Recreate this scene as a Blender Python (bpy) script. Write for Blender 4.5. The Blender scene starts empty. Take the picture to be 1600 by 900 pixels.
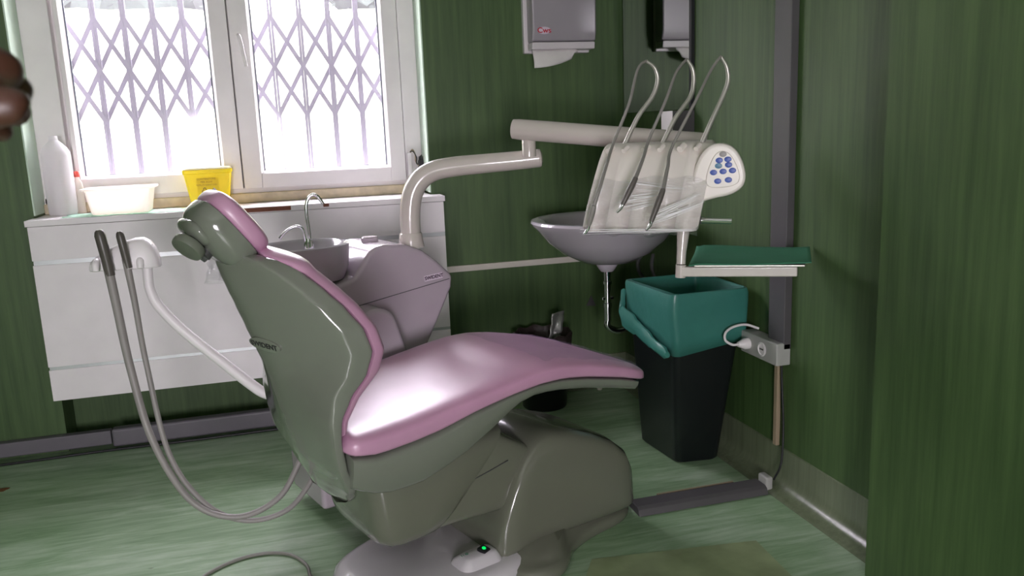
import bpy, bmesh, math, random
from mathutils import Vector, Matrix, Euler, noise
random.seed(7)
S = bpy.context.scene
COL = S.collection
PI = math.pi
def lerp(a, b, t): return a + (b - a) * t

# ------------------------------------------------------------------ camera, light, exposure
S.view_settings.view_transform = 'Standard'
S.view_settings.look = 'None'
S.view_settings.gamma = 1.0
S.view_settings.use_curve_mapping = False
S.view_settings.exposure = 0.0
S.cycles.max_bounces = 12
S.cycles.diffuse_bounces = 6
S.cycles.glossy_bounces = 4
S.cycles.transparent_max_bounces = 16
S.cycles.sample_clamp_indirect = 8.0
S.cycles.caustics_reflective = False
S.cycles.caustics_refractive = False

cam_data = bpy.data.cameras.new('camera')
cam = bpy.data.objects.new('camera', cam_data)
COL.objects.link(cam)
S.camera = cam
cam_data.sensor_width = 36.0
cam_data.lens = 28.91
cam_data.clip_start = 0.02
cam_data.dof.use_dof = True
cam_data.dof.focus_distance = 2.9
cam_data.dof.aperture_fstop = 9.0
F = 1285.0
vx = Vector((4770, 442, -F)).normalized()
vz = -Vector((264, -6585, -F)).normalized()
vz = (vz - vx * vz.dot(vx)).normalized()
vy = vz.cross(vx)
cam.matrix_world = Matrix(((vx[0], vx[1], vx[2], 0), (vy[0], vy[1], vy[2], 0), (vz[0], vz[1], vz[2], 1.4), (0, 0, 0, 1)))

SKY = 40.0
world = bpy.data.worlds.new('overcast_sky')
S.world = world
world.use_nodes = True
bg = world.node_tree.nodes['Background']
bg.inputs[0].default_value = (1.0, 0.93, 1.0, 1)
bg.inputs[1].default_value = SKY

def portal(name, loc, rot, sx, sy):
    l = bpy.data.lights.new(name, 'AREA'); l.shape = 'RECTANGLE'; l.size = sx; l.size_y = sy
    l.energy = 10; l.cycles.is_portal = True
    o = bpy.data.objects.new(name, l); COL.objects.link(o); o.location = loc; o.rotation_euler = rot
    return o
portal('window_daylight_portal', (-0.17, 4.40, 1.76), (-PI/2, 0, 0), 1.75, 1.25)
portal('rear_window_daylight_portal', (-0.55, -2.44, 1.1), (PI/2, 0, 0), 1.2, 1.15)

# ------------------------------------------------------------------ materials
def nmat(name):
    m = bpy.data.materials.new(name); m.use_nodes = True
    return m, m.node_tree.nodes, m.node_tree.links, m.node_tree.nodes['Principled BSDF']
def mat(name, col, rough=0.4, metal=0.0, spec=0.5, coat=0.0, var=0.06, nscale=8.0, bump=0.0, bscale=60.0, emit=None, es=0.0, trans=0.0, sheen=0.0):
    m, N, L, b = nmat(name)
    tc = N.new('ShaderNodeTexCoord')
    n = N.new('ShaderNodeTexNoise'); n.inputs['Scale'].default_value = nscale; n.inputs['Detail'].default_value = 5
    L.new(tc.outputs['Object'], n.inputs['Vector'])
    r = N.new('ShaderNodeValToRGB')
    r.color_ramp.elements[0].position = 0.3; r.color_ramp.elements[1].position = 0.7
    r.color_ramp.elements[0].color = tuple(max(0, c * (1 - var)) for c in col) + (1,)
    r.color_ramp.elements[1].color = tuple(min(1, c * (1 + var)) for c in col) + (1,)
    L.new(n.outputs['Fac'], r.inputs['Fac']); L.new(r.outputs['Color'], b.inputs['Base Color'])
    b.inputs['Roughness'].default_value = rough; b.inputs['Metallic'].default_value = metal
    b.inputs['Specular IOR Level'].default_value = spec
    b.inputs['Coat Weight'].default_value = coat; b.inputs['Coat Roughness'].default_value = 0.36 if 'vinyl' in name else 0.08
    b.inputs['Transmission Weight'].default_value = trans
    if sheen: b.inputs['Sheen Weight'].default_value = sheen
    if bump:
        n2 = N.new('ShaderNodeTexNoise'); n2.inputs['Scale'].default_value = bscale; n2.inputs['Detail'].default_value = 6
        L.new(tc.outputs['Object'], n2.inputs['Vector'])
        bp = N.new('ShaderNodeBump'); bp.inputs['Strength'].default_value = bump; bp.inputs['Distance'].default_value = 0.01
        L.new(n2.outputs['Fac'], bp.inputs['Height']); L.new(bp.outputs['Normal'], b.inputs['Normal'])
    if emit: b.inputs['Emission Color'].default_value = emit + (1,); b.inputs['Emission Strength'].default_value = es
    return m
def film_mat(name, tint, gloss, opac, rough=0.12, bscale=18.0, stretch=(1, 1, 3)):
    m, N, L, b = nmat(name)
    out = N['Material Output']; N.remove(b)
    t = N.new('ShaderNodeBsdfTransparent'); t.inputs[0].default_value = (0.97, 0.97, 0.98, 1)
    d = N.new('ShaderNodeBsdfTranslucent'); d.inputs[0].default_value = tint + (1,)
    d2 = N.new('ShaderNodeBsdfDiffuse'); d2.inputs[0].default_value = tint + (1,)
    a0 = N.new('ShaderNodeMixShader'); a0.inputs[0].default_value = 0.5
    L.new(d.outputs[0], a0.inputs[1]); L.new(d2.outputs[0], a0.inputs[2])
    g = N.new('ShaderNodeBsdfGlossy'); g.inputs['Roughness'].default_value = rough; g.inputs[0].default_value = (1, 1, 1, 1)
    tc = N.new('ShaderNodeTexCoord'); n = N.new('ShaderNodeTexNoise'); n.inputs['Scale'].default_value = bscale; n.inputs['Detail'].default_value = 8
    mp = N.new('ShaderNodeMapping'); mp.inputs['Scale'].default_value = stretch; mp.inputs['Rotation'].default_value = (0, .12, 0)
    L.new(tc.outputs['Object'], mp.inputs[0]); L.new(mp.outputs[0], n.inputs['Vector'])
    bp = N.new('ShaderNodeBump'); bp.inputs['Strength'].default_value = 0.9; bp.inputs['Distance'].default_value = 0.02
    L.new(n.outputs['Fac'], bp.inputs['Height']); L.new(bp.outputs['Normal'], g.inputs['Normal'])
    a1 = N.new('ShaderNodeMixShader'); a1.inputs[0].default_value = opac
    L.new(t.outputs[0], a1.inputs[1]); L.new(a0.outputs[0], a1.inputs[2])
    a2 = N.new('ShaderNodeMixShader'); a2.inputs[0].default_value = gloss
    L.new(a1.outputs[0], a2.inputs[1]); L.new(g.outputs[0], a2.inputs[2])
    L.new(a2.outputs[0], out.inputs[0])
    return m

def wall_mat(name, dark, light, rough=0.5):
    m, N, L, b = nmat(name)
    geo = N.new('ShaderNodeNewGeometry')
    mp = N.new('ShaderNodeMapping'); mp.inputs['Scale'].default_value = (38, 38, 1.6)
    L.new(geo.outputs['Position'], mp.inputs[0])
    n = N.new('ShaderNodeTexNoise'); n.inputs['Scale'].default_value = 1.0; n.inputs['Detail'].default_value = 8; n.inputs['Roughness'].default_value = 0.65
    L.new(mp.outputs[0], n.inputs['Vector'])
    mp2 = N.new('ShaderNodeMapping'); mp2.inputs['Scale'].default_value = (5, 5, 1.0)
    L.new(geo.outputs['Position'], mp2.inputs[0])
    n2 = N.new('ShaderNodeTexNoise'); n2.inputs['Scale'].default_value = 1.0; n2.inputs['Detail'].default_value = 4
    L.new(mp2.outputs[0], n2.inputs['Vector'])
    mx = N.new('ShaderNodeMath'); mx.operation = 'MULTIPLY_ADD'; mx.inputs[1].default_value = 0.35
    L.new(n2.outputs['Fac'], mx.inputs[0])
    m2 = N.new('ShaderNodeMath'); m2.operation = 'MULTIPLY'; m2.inputs[1].default_value = 0.65
    L.new(n.outputs['Fac'], m2.inputs[0]); L.new(m2.outputs[0], mx.inputs[2])
    r = N.new('ShaderNodeValToRGB')
    r.color_ramp.elements[0].position = 0.36; r.color_ramp.elements[1].position = 0.64
    r.color_ramp.elements[0].color = dark + (1,); r.color_ramp.elements[1].color = light + (1,)
    L.new(mx.outputs[0], r.inputs['Fac']); L.new(r.outputs['Color'], b.inputs['Base Color'])
    b.inputs['Roughness'].default_value = rough
    bp = N.new('ShaderNodeBump'); bp.inputs['Strength'].default_value = 0.15; bp.inputs['Distance'].default_value = 0.004
    L.new(n.outputs['Fac'], bp.inputs['Height']); L.new(bp.outputs['Normal'], b.inputs['Normal'])
    return m
def floor_mat():
    m, N, L, b = nmat('marbled_green_linoleum')
    geo = N.new('ShaderNodeNewGeometry')
    def streak(sc, rot):
        mp = N.new('ShaderNodeMapping'); mp.inputs['Scale'].default_value = sc; mp.inputs['Rotation'].default_value = (0, 0, rot)
        L.new(geo.outputs['Position'], mp.inputs[0])
        n = N.new('ShaderNodeTexNoise'); n.inputs['Scale'].default_value = 1.0; n.inputs['Detail'].default_value = 9
        n.inputs['Roughness'].default_value = 0.65; n.inputs['Distortion'].default_value = 0.6
        L.new(mp.outputs[0], n.inputs['Vector']); return n
    n = streak((3.0, 26, 1), math.radians(12))
    n3 = streak((1.6, 5, 1), math.radians(25))
    ad = N.new('ShaderNodeMath'); ad.operation = 'ADD'; L.new(n.outputs['Fac'], ad.inputs[0]); L.new(n3.outputs['Fac'], ad.inputs[1])
    hf = N.new('ShaderNodeMath'); hf.operation = 'MULTIPLY'; hf.inputs[1].default_value = 0.5; L.new(ad.outputs[0], hf.inputs[0])
    r = N.new('ShaderNodeValToRGB')
    e = r.color_ramp.elements
    e[0].position = 0.36; e[0].color = (0.15, 0.265, 0.13, 1)
    e[1].position = 0.66; e[1].color = (0.47, 0.59, 0.45, 1)
    k = e.new(0.5); k.color = (0.28, 0.41, 0.25, 1)
    L.new(hf.outputs[0], r.inputs['Fac'])
    # small dark scuff marks
    mp = N.new('ShaderNodeMapping'); mp.inputs['Scale'].default_value = (5, 22, 1); mp.inputs['Rotation'].default_value = (0, 0, 0.7)
    L.new(geo.outputs['Position'], mp.inputs[0])
    v = N.new('ShaderNodeTexNoise'); v.inputs['Scale'].default_value = 1.3; v.inputs['Detail'].default_value = 3; L.new(mp.outputs[0], v.inputs['Vector'])
    cr = N.new('ShaderNodeValToRGB'); cr.color_ramp.elements[0].position = 0.73; cr.color_ramp.elements[1].position = 0.78
    cr.color_ramp.elements[0].color = (1, 1, 1, 1); cr.color_ramp.elements[1].color = (0.45, 0.45, 0.42, 1)
    L.new(v.outputs['Fac'], cr.inputs['Fac'])
    mu = N.new('ShaderNodeMixRGB'); mu.blend_type = 'MULTIPLY'; mu.inputs[0].default_value = 1
    L.new(r.outputs['Color'], mu.inputs[1]); L.new(cr.outputs['Color'], mu.inputs[2])
    L.new(mu.outputs[0], b.inputs['Base Color'])
    b.inputs['Roughness'].default_value = 0.33
    bp = N.new('ShaderNodeBump'); bp.inputs['Strength'].default_value = 0.08; bp.inputs['Distance'].default_value = 0.004
    L.new(n3.outputs['Fac'], bp.inputs['Height']); L.new(bp.outputs['Normal'], b.inputs['Normal'])
    return m
def glass_mat():
    m, N, L, b = nmat('glare_veil_window_glass')
    out = N['Material Output']; N.remove(b)
    t = N.new('ShaderNodeBsdfTransparent'); t.inputs[0].default_value = (0.96, 0.96, 0.98, 1)
    d = N.new('ShaderNodeBsdfTranslucent'); d.inputs[0].default_value = (0.86, 0.82, 0.95, 1)  # translucent share stands in for veiling glare around the window
    g = N.new('ShaderNodeBsdfGlossy'); g.inputs['Roughness'].default_value = 0.09
    a = N.new('ShaderNodeMixShader'); a.inputs[0].default_value = 0.03
    L.new(t.outputs[0], a.inputs[1]); L.new(d.outputs[0], a.inputs[2])
    c = N.new('ShaderNodeMixShader'); c.inputs[0].default_value = 0.04
    L.new(a.outputs[0], c.inputs[1]); L.new(g.outputs[0], c.inputs[2]); L.new(c.outputs[0], out.inputs[0])
    return m

M = {}
M['wall'] = wall_mat('green_vinyl_wallcovering', (0.034, 0.074, 0.020), (0.076, 0.136, 0.044))
M['cove'] = wall_mat('green_grey_cove_vinyl', (0.12, 0.15, 0.09), (0.18, 0.21, 0.13), 0.25)
M['reveal'] = mat('pale_green_reveal_paint', (0.62, 0.76, 0.64), 0.6)
M['ceiling'] = mat('white_ceiling_paint', (0.75, 0.75, 0.72), 0.8)
M['floor'] = floor_mat()
M['glass'] = glass_mat()
M['pvc'] = mat('white_window_plastic', (0.86, 0.82, 0.83), 0.35, var=0.03)
M['gasket'] = mat('grey_window_gasket', (0.22, 0.23, 0.32), 0.5)
M['grille'] = mat('lavender_grey_grille_paint', (0.17, 0.15, 0.21), 0.5)
M['cover'] = mat('white_laminate_panel', (0.90, 0.85, 0.88), 0.4, var=0.03)
M['alu'] = mat('brushed_aluminium_strip', (0.55, 0.57, 0.58), 0.35, metal=0.7)
M['chip'] = mat('bare_brown_chipboard', (0.22, 0.08, 0.05), 0.8, bump=0.4)
M['sill'] = mat('stained_beige_sill_wood', (0.60, 0.50, 0.35), 0.5, var=0.25, nscale=14)
M['shell'] = mat('glossy_shaded_white_moulded_shell', (0.185, 0.20, 0.165), 0.16, coat=0.5, var=0.02)  # white plastic, its shaded look darkened into the colour
M['plate'] = mat('glossy_lit_white_base_plate', (0.66, 0.62, 0.66), 0.15, coat=0.8, var=0.02)  # same white plastic made lighter, window light painted into the colour
M['base'] = mat('glossy_shaded_white_base_plastic', (0.15, 0.155, 0.12), 0.2, coat=0.4, var=0.02)  # white plastic in the chair's shade, the darkness put into the colour
M['mauve'] = mat('mauve_vinyl_upholstery', (0.55, 0.29, 0.44), 0.38, coat=1.0, var=0.05, bump=0.05, bscale=300)
M['unit'] = mat('white_lavender_unit_plastic', (0.47, 0.40, 0.46), 0.22, coat=0.4, var=0.02)
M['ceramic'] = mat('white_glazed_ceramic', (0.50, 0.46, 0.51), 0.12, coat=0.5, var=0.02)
M['arm'] = mat('cream_enamelled_tube', (0.60, 0.55, 0.51), 0.2, coat=0.5, var=0.02)
M['head'] = mat('warm_grey_unit_plastic', (0.86, 0.80, 0.75), 0.32, coat=0.2, var=0.02)
M['dgrey'] = mat('dark_grey_plastic', (0.07, 0.07, 0.07), 0.4)
M['knob'] = mat('grey_green_knob_plastic', (0.15, 0.165, 0.13), 0.3)
M['black'] = mat('black_plastic', (0.008, 0.009, 0.011), 0.45)
M['chrome'] = mat('polished_chrome', (0.80, 0.80, 0.82), 0.1, metal=1.0, var=0.0)
M['steel'] = mat('dull_steel_rod', (0.50, 0.49, 0.44), 0.35, metal=0.6)
M['hose'] = mat('grey_rubber_hose', (0.24, 0.23, 0.21), 0.45)
M['suction'] = mat('grey_ribbed_suction_hose', (0.30, 0.28, 0.27), 0.45)
M['darkhandle'] = mat('dark_brown_grey_handle', (0.10, 0.09, 0.08), 0.35)
M['blue'] = mat('blue_membrane_button', (0.05, 0.10, 0.42), 0.4)
M['teal_btn'] = mat('teal_membrane_button', (0.09, 0.22, 0.35), 0.4)
M['grey_btn'] = mat('grey_membrane_button', (0.30, 0.28, 0.28), 0.4)
M['ink'] = mat('black_print', (0.02, 0.02, 0.02), 0.5)
M['inkpurple'] = mat('dark_purple_print', (0.05, 0.02, 0.05), 0.5)
M['red'] = mat('red_print', (0.55, 0.02, 0.04), 0.5)
M['redcap'] = mat('red_plastic_cap', (0.75, 0.10, 0.07), 0.35)
M['label'] = mat('pale_label', (0.72, 0.62, 0.72), 0.4)
M['led'] = mat('green_lit_switch', (0.0, 0.35, 0.06), 0.3, emit=(0.0, 0.9, 0.15), es=0.9)
M['greenprint'] = mat('green_print', (0.03, 0.20, 0.10), 0.5)
M['film'] = film_mat('clear_cling_film', (0.85, 0.80, 0.92), 0.16, 0.02, 0.06, 9.0, (1, 1, 14))
M['crease_glint'] = mat('white_film_crease_glint', (0.95, 0.94, 0.96), 0.15, coat=1.0, var=0.0)  # white colour paints the highlights along the film folds
M['filmfoot'] = film_mat('clear_foot_film', (0.75, 0.6, 0.9), 0.10, 0.10, 0.2, 9.0)
M['bag'] = mat('teal_bin_liner', (0.045, 0.20, 0.165), 0.35, bump=0.5, bscale=9)
M['cloth'] = mat('green_paper_drape', (0.06, 0.25, 0.15), 0.7, bump=0.2, bscale=25)
M['palecloth'] = mat('pale_green_paper_towel', (0.55, 0.85, 0.70), 0.8)
M['bin'] = mat('black_bin_plastic', (0.006, 0.008, 0.009), 0.4)
M['darkbag'] = mat('dark_brown_liner', (0.05, 0.035, 0.035), 0.35, bump=0.4, bscale=30)
M['foil'] = mat('silver_foil_packet', (0.50, 0.50, 0.48), 0.28, metal=0.5, bump=0.6, bscale=25)
M['paper'] = mat('white_paper_towel', (0.80, 0.78, 0.76), 0.9, bump=0.2, bscale=60)
M['disp'] = mat('grey_lilac_dispenser_plastic', (0.36, 0.335, 0.365), 0.3, var=0.02)
M['displow'] = mat('pale_dispenser_tray', (0.72, 0.68, 0.70), 0.35, var=0.02)
M['trunk'] = mat('lilac_grey_cable_trunking', (0.085, 0.08, 0.085), 0.45)
M['dtrunk'] = mat('dark_grey_floor_duct', (0.14, 0.13, 0.15), 0.45)
M['whitetrunk'] = mat('offwhite_cable_trunking', (0.62, 0.58, 0.52), 0.5)
M['beige'] = mat('beige_conduit', (0.36, 0.28, 0.19), 0.5)
M['socket'] = mat('grey_white_socket_plastic', (0.42, 0.42, 0.40), 0.4)
M['bottle'] = mat('white_bottle_plastic', (0.80, 0.80, 0.80), 0.4, var=0.02)
M['tub'] = mat('milky_plastic_tub', (0.88, 0.84, 0.78), 0.35, var=0.02)
M['yellow'] = mat('yellow_sharps_plastic', (0.95, 0.72, 0.02), 0.35, var=0.02)
M['yellid'] = mat('pale_yellow_lid', (0.90, 0.82, 0.55), 0.35, var=0.02)
M['tub'] = film_mat('milky_translucent_plastic', (0.95, 0.90, 0.84), 0.04, 0.88, 0.3)
M['yellow'] = film_mat('yellow_translucent_plastic', (0.98, 0.86, 0.04), 0.04, 0.94, 0.3)
M['bottle'] = film_mat('white_translucent_plastic', (0.90, 0.88, 0.90), 0.04, 0.93, 0.3)
M['mirror'] = mat('mirror_glass', (0.85, 0.87, 0.86), 0.02, metal=1.0, var=0.0)
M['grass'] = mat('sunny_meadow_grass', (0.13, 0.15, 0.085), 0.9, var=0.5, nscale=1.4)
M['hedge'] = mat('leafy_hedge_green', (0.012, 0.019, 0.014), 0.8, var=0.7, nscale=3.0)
M['skin'] = mat('brown_skin', (0.055, 0.020, 0.012), 0.45, var=0.12, nscale=60)
M['nail'] = mat('finger_nail', (0.30, 0.14, 0.10), 0.3)
M['sleeve'] = mat('dark_sleeve_cloth', (0.02, 0.02, 0.025), 0.9)

# ------------------------------------------------------------------ mesh helpers
def finish(name, bm, m, parent=None, smooth=40, bevel=0.0, seg=3, sub=0, solid=0.0, recalc=True):
    if recalc: bmesh.ops.recalc_face_normals(bm, faces=bm.faces)
    me = bpy.data.meshes.new(name); bm.to_mesh(me); bm.free()
    if m: me.materials.append(M[m])
    o = bpy.data.objects.new(name, me); COL.objects.link(o)
    if smooth:
        for p in me.polygons: p.use_smooth = True
        try: me.set_sharp_from_angle(angle=math.radians(smooth))
        except Exception: pass
    if solid:
        s = o.modifiers.new('solid', 'SOLIDIFY'); s.thickness = solid; s.offset = 0
    if bevel:
        b = o.modifiers.new('bevel', 'BEVEL'); b.width = bevel; b.segments = seg; b.limit_method = 'ANGLE'; b.angle_limit = math.radians(35); b.harden_normals = True
    if sub:
        s = o.modifiers.new('subdivide', 'SUBSURF'); s.levels = sub; s.render_levels = sub
    if parent: o.parent = parent
    return o
def tag(o, label, cat, group=None, kind=None):
    o['label'] = label
    o['category'] = cat
    if group: o['group'] = group
    if kind: o['kind'] = kind
    return o
def struct(o, label=None, cat=None):
    o['kind'] = 'structure'
    if label: o['label'] = label
    if cat: o['category'] = cat
    return o
def thing(name, label, cat, loc=(0, 0, 0), rz=0, group=None):
    o = bpy.data.objects.new(name, None); COL.objects.link(o); o.empty_display_size = 0.05
    o.location = loc; o.rotation_euler = (0, 0, rz)
    return tag(o, label, cat, group)
def box(bm, x0, x1, y0, y1, z0, z1, mtx=None):
    vs = [bm.verts.new((x, y, z)) for x in (x0, x1) for y in (y0, y1) for z in (z0, z1)]
    for f in ((0, 1, 3, 2), (4, 6, 7, 5), (0, 4, 5, 1), (2, 3, 7, 6), (0, 2, 6, 4), (1, 5, 7, 3)):
        bm.faces.new([vs[i] for i in f])
    if mtx:
        for v in vs: v.co = mtx @ v.co
    return vs
def Bx(*a, **k):
    bm = bmesh.new(); box(bm, *a, **k); return bm
def prism(pts, axis, a, b):
    """closed 2-D outline extruded from a to b along axis; pts are the other two coordinates in order"""
    bm = bmesh.new()
    def mk(p, t):
        if axis == 'x': return (t, p[0], p[1])
        if axis == 'y': return (p[0], t, p[1])
        return (p[0], p[1], t)
    A = [bm.verts.new(mk(p, a)) for p in pts]; B = [bm.verts.new(mk(p, b)) for p in pts]
    bm.faces.new(A); bm.faces.new(B[::-1])
    n = len(pts)
    for i in range(n): bm.faces.new((A[i], A[(i + 1) % n], B[(i + 1) % n], B[i]))
    return bm
def smooth_poly(pts, it=2):
    for _ in range(it):
        q = []
        for i in range(len(pts)):
            a = pts[i]; b = pts[(i + 1) % len(pts)]
            q.append((a[0] * .75 + b[0] * .25, a[1] * .75 + b[1] * .25)); q.append((a[0] * .25 + b[0] * .75, a[1] * .25 + b[1] * .75))
        pts = q
    return pts
def loft(rings, cap=True, closed=True, bm=None):
    bm = bm or bmesh.new()
    R = [[bm.verts.new(p) for p in r] for r in rings]
    n = len(R[0])
    for i in range(len(R) - 1):
        for j in range(n if closed else n - 1):
            k = (j + 1) % n
            bm.faces.new((R[i][j], R[i][k], R[i + 1][k], R[i + 1][j]))
    if cap and closed:
        for r in (R[0], R[-1]):
            c = Vector((0, 0, 0))
            for v in r: c += v.co
            cv = bm.verts.new(c / n)
            for j in range(n): bm.faces.new((r[j], r[(j + 1) % n], cv))
    return bm
def catmull(pts, n=8):
    P = [Vector(p) for p in pts]
    if len(P) < 3: return P
    out = []
    for i in range(len(P) - 1):
        p0 = P[i - 1] if i > 0 else P[0] * 2 - P[1]
        p1, p2 = P[i], P[i + 1]
        p3 = P[i + 2] if i + 2 < len(P) else P[-1] * 2 - P[-2]
        for k in range(n):
            t = k / n
            out.append(0.5 * ((2 * p1) + (-p0 + p2) * t + (2 * p0 - 5 * p1 + 4 * p2 - p3) * t * t + (-p0 + 3 * p1 - 3 * p2 + p3) * t ** 3))
    out.append(P[-1])
    return out
def tube(pts, r, n=12, smooth=8, bm=None, rib=0.0, riblen=0.008, sq=1.0, start=0.0):
    """tube along a path; r is a number or one radius per control point"""
    P = catmull(pts, smooth) if smooth > 1 else [Vector(p) for p in pts]
    if isinstance(r, (list, tuple)):
        rr = [lerp(r[min(int(i / smooth), len(r) - 1)], r[min(int(i / smooth) + 1, len(r) - 1)], (i % smooth) / smooth) for i in range(len(P))]
    else: rr = [r] * len(P)
    if rib:
        Q, q = [P[0]], [rr[0]]; L = 0
        tot = sum((P[i + 1] - P[i]).length for i in range(len(P) - 1))
        cnt = int(tot / (riblen / 2)); cum = [0]
        for i in range(len(P) - 1): cum.append(cum[-1] + (P[i + 1] - P[i]).length)
        j = 0; Q, q = [], []
        for k in range(cnt + 1):
            s = tot * k / cnt
            while j < len(P) - 2 and cum[j + 1] < s: j += 1
            t = (s - cum[j]) / max(1e-9, cum[j + 1] - cum[j])
            Q.append(P[j].lerp(P[j + 1], t)); on = s / tot >= start
            q.append(lerp(rr[j], rr[min(j + 1, len(rr) - 1)], t) * ((1 + rib if k % 2 else 1 - rib) if on else 1))
        P, rr = Q, q
    rings = []
    T = (P[1] - P[0]).normalized()
    up = Vector((0, 0, 1)) if abs(T.z) < 0.9 else Vector((0, 1, 0))
    nrm = (up - T * up.dot(T)).normalized()
    for i, p in enumerate(P):
        a = P[max(0, i - 1)]; b = P[min(len(P) - 1, i + 1)]
        T = (b - a).normalized()
        nrm = (nrm - T * nrm.dot(T)).normalized()
        bn = T.cross(nrm)
        rings.append([p + nrm * (rr[i] * math.cos(2 * PI * k / n)) + bn * (rr[i] * sq * math.sin(2 * PI * k / n)) for k in range(n)])
    return loft(rings, bm=bm)
def lathe(prof, n=32, loc=(0, 0, 0), mtx=None, cap=True, bm=None, sx=1, sy=1):
    rings = []
    for r, z in prof:
        ring = [Vector((r * math.cos(2 * PI * k / n) * sx, r * math.sin(2 * PI * k / n) * sy, z)) for k in range(n)]
        if mtx: ring = [mtx @ v for v in ring]
        rings.append([v + Vector(loc) for v in ring])
    return loft(rings, cap=cap, bm=bm)
def sgn(x, e): return math.copysign(abs(x) ** e, x)
def pad(a, b, c, e1=0.35, e2=0.5, n=40, m=20, fn=None):
    """rounded cushion: half sizes a, b in plane, c thick"""
    rings = []
    for i in range(1, m):
        th = -PI / 2 + PI * i / m
        ct, st = abs(math.cos(th)) ** e2, sgn(math.sin(th), e2)
        rings.append([Vector((a * ct * sgn(math.cos(2 * PI * k / n), e1), b * ct * sgn(math.sin(2 * PI * k / n), e1), c * st)) for k in range(n)])
    if fn: rings = [[fn(v) for v in r] for r in rings]
    return loft(rings)
def text(name, body, size, m, parent, loc, rot, ext=0.0006, shear=0.0, bold=0.0, xs=1.0):
    c = bpy.data.curves.new(name, 'FONT'); c.body = body; c.size = size; c.extrude = ext; c.shear = shear; c.offset = bold
    c.align_x = 'CENTER'; c.align_y = 'CENTER'
    t = bpy.data.objects.new(name, c); COL.objects.link(t)
    dg = bpy.context.evaluated_depsgraph_get()
    me = bpy.data.meshes.new_from_object(t.evaluated_get(dg))
    bpy.data.objects.remove(t)
    me.materials.clear(); me.materials.append(M[m])
    o = bpy.data.objects.new(name, me); COL.objects.link(o)
    o.location = loc; o.rotation_euler = rot if not isinstance(rot, Matrix) else rot.to_euler(); o.scale = (xs, 1, 1)
    if parent: o.parent = parent
    return o
def interp(tab, x):
    if x <= tab[0][0]: return tab[0][1:]
    for a, b in zip(tab, tab[1:]):
        if x <= b[0]:
            t = (x - a[0]) / (b[0] - a[0])
            return tuple(lerp(p, q, t) for p, q in zip(a[1:], b[1:]))
    return tab[-1][1:]
def frame(xa, ya, za):
    return Matrix((xa, ya, za)).transposed()

# ------------------------------------------------------------------ room shell
D, XR, XL, YB, ZC = 4.06, 1.75, -2.3, -2.5, 2.9
NX0, NX1, NY = -1.06, 0.715, 4.24
ZT = 2.42                                     # window head
struct(finish('floor', Bx(XL - .2, XR + .2, YB - .2, 4.5, -.1, 0), 'floor', smooth=0))
struct(finish('ceiling', Bx(XL - .2, XR + .2, YB - .2, 4.5, ZC, ZC + .1), 'ceiling', smooth=0))
bm = bmesh.new()
box(bm, XL - .2, NX0, D, 4.5, 0, ZC); box(bm, NX1, XR + .2, D, 4.5, 0, ZC)
box(bm, NX0, NX1, D, 4.5, ZT, ZC); box(bm, NX0, NX1, NY + .005, 4.5, 0, 1.13)
struct(finish('wall_back', bm, 'wall', smooth=0))
bm = bmesh.new()
box(bm, NX0 - .002, NX0 + .006, D + .002, NY + .26, 1.10, ZT); box(bm, NX1 - .006, NX1 + .002, D + .002, NY + .26, 1.10, ZT)
box(bm, NX0, NX1, D + .002, NY + .26, ZT - .006, ZT + .002)
struct(finish('trim_1', bm, 'reveal', smooth=0), 'pale green painted plaster lining the sides and head of the window recess', 'window reveal')
struct(finish('wall_right', Bx(XR, XR + .2, YB - .2, 4.5, 0, ZC), 'wall', smooth=0))
struct(finish('wall_left', Bx(XL - .2, XL, YB - .2, 4.5, 0, ZC), 'wall', smooth=0))
struct(finish('wall_partition', Bx(1.627, XR + .05, YB, 1.955, 0, ZC), 'wall', smooth=0))
bm = bmesh.new()
box(bm, XL - .2, -1.15, YB - .2, YB, 0, ZC); box(bm, .05, XR + .2, YB - .2, YB, 0, ZC)
box(bm, -1.15, .05, YB - .2, YB, 0, .52); box(bm, -1.15, .05, YB - .2, YB, 1.68, ZC)
struct(finish('wall_rear', bm, 'wall', smooth=0))
bm = bmesh.new()
for a in ((-1.15, -1.10, .52, 1.68), (0, .05, .52, 1.68), (-1.15, .05, .52, .57), (-1.15, .05, 1.63, 1.68)):
    box(bm, a[0], a[1], YB - .12, YB - .04, a[2], a[3])
struct(finish('window_2', bm, 'pvc', smooth=0, bevel=.004))

bm = bmesh.new(); bm.faces.new([bm.verts.new((x, y, .0012)) for x, y in ((.45, 1.6), (1.28, 1.6), (1.415, 2.01), (1.435, 2.256), (.872, 2.329), (.66, 1.98))])
M['patch'] = mat('yellowish_linoleum_repair', (0.30, 0.36, 0.20), 0.35, var=0.2, nscale=9)
struct(finish('floor_patch', bm, 'patch', smooth=0), 'yellowish linoleum repair in the green floor right of the chair base', 'floor patch')
# cove skirting on the right wall (concave profile)
prof = [(XR, .165), (XR - .006, .163)]
for i in range(9):
    t = i / 8 * PI / 2
    prof.append((XR - .006 - .06 * (1 - math.cos(t)) , .068 - .062 * math.sin(t)))
prof += [(XR - .075, .0005), (XR, .0005)]
struct(finish('baseboard_right', prism(prof, 'y', 1.957, D), 'cove', smooth=50))
prof = [(D, .165), (D - .006, .163)]
for i in range(9):
    t = i / 8 * PI / 2
    prof.append((D - .006 - .06 * (1 - math.cos(t)), .068 - .062 * math.sin(t)))
prof += [(D - .075, .0005), (D, .0005)]
struct(finish('baseboard_back', prism(prof, 'x', NX1, XR), 'cove', smooth=50))

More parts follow.
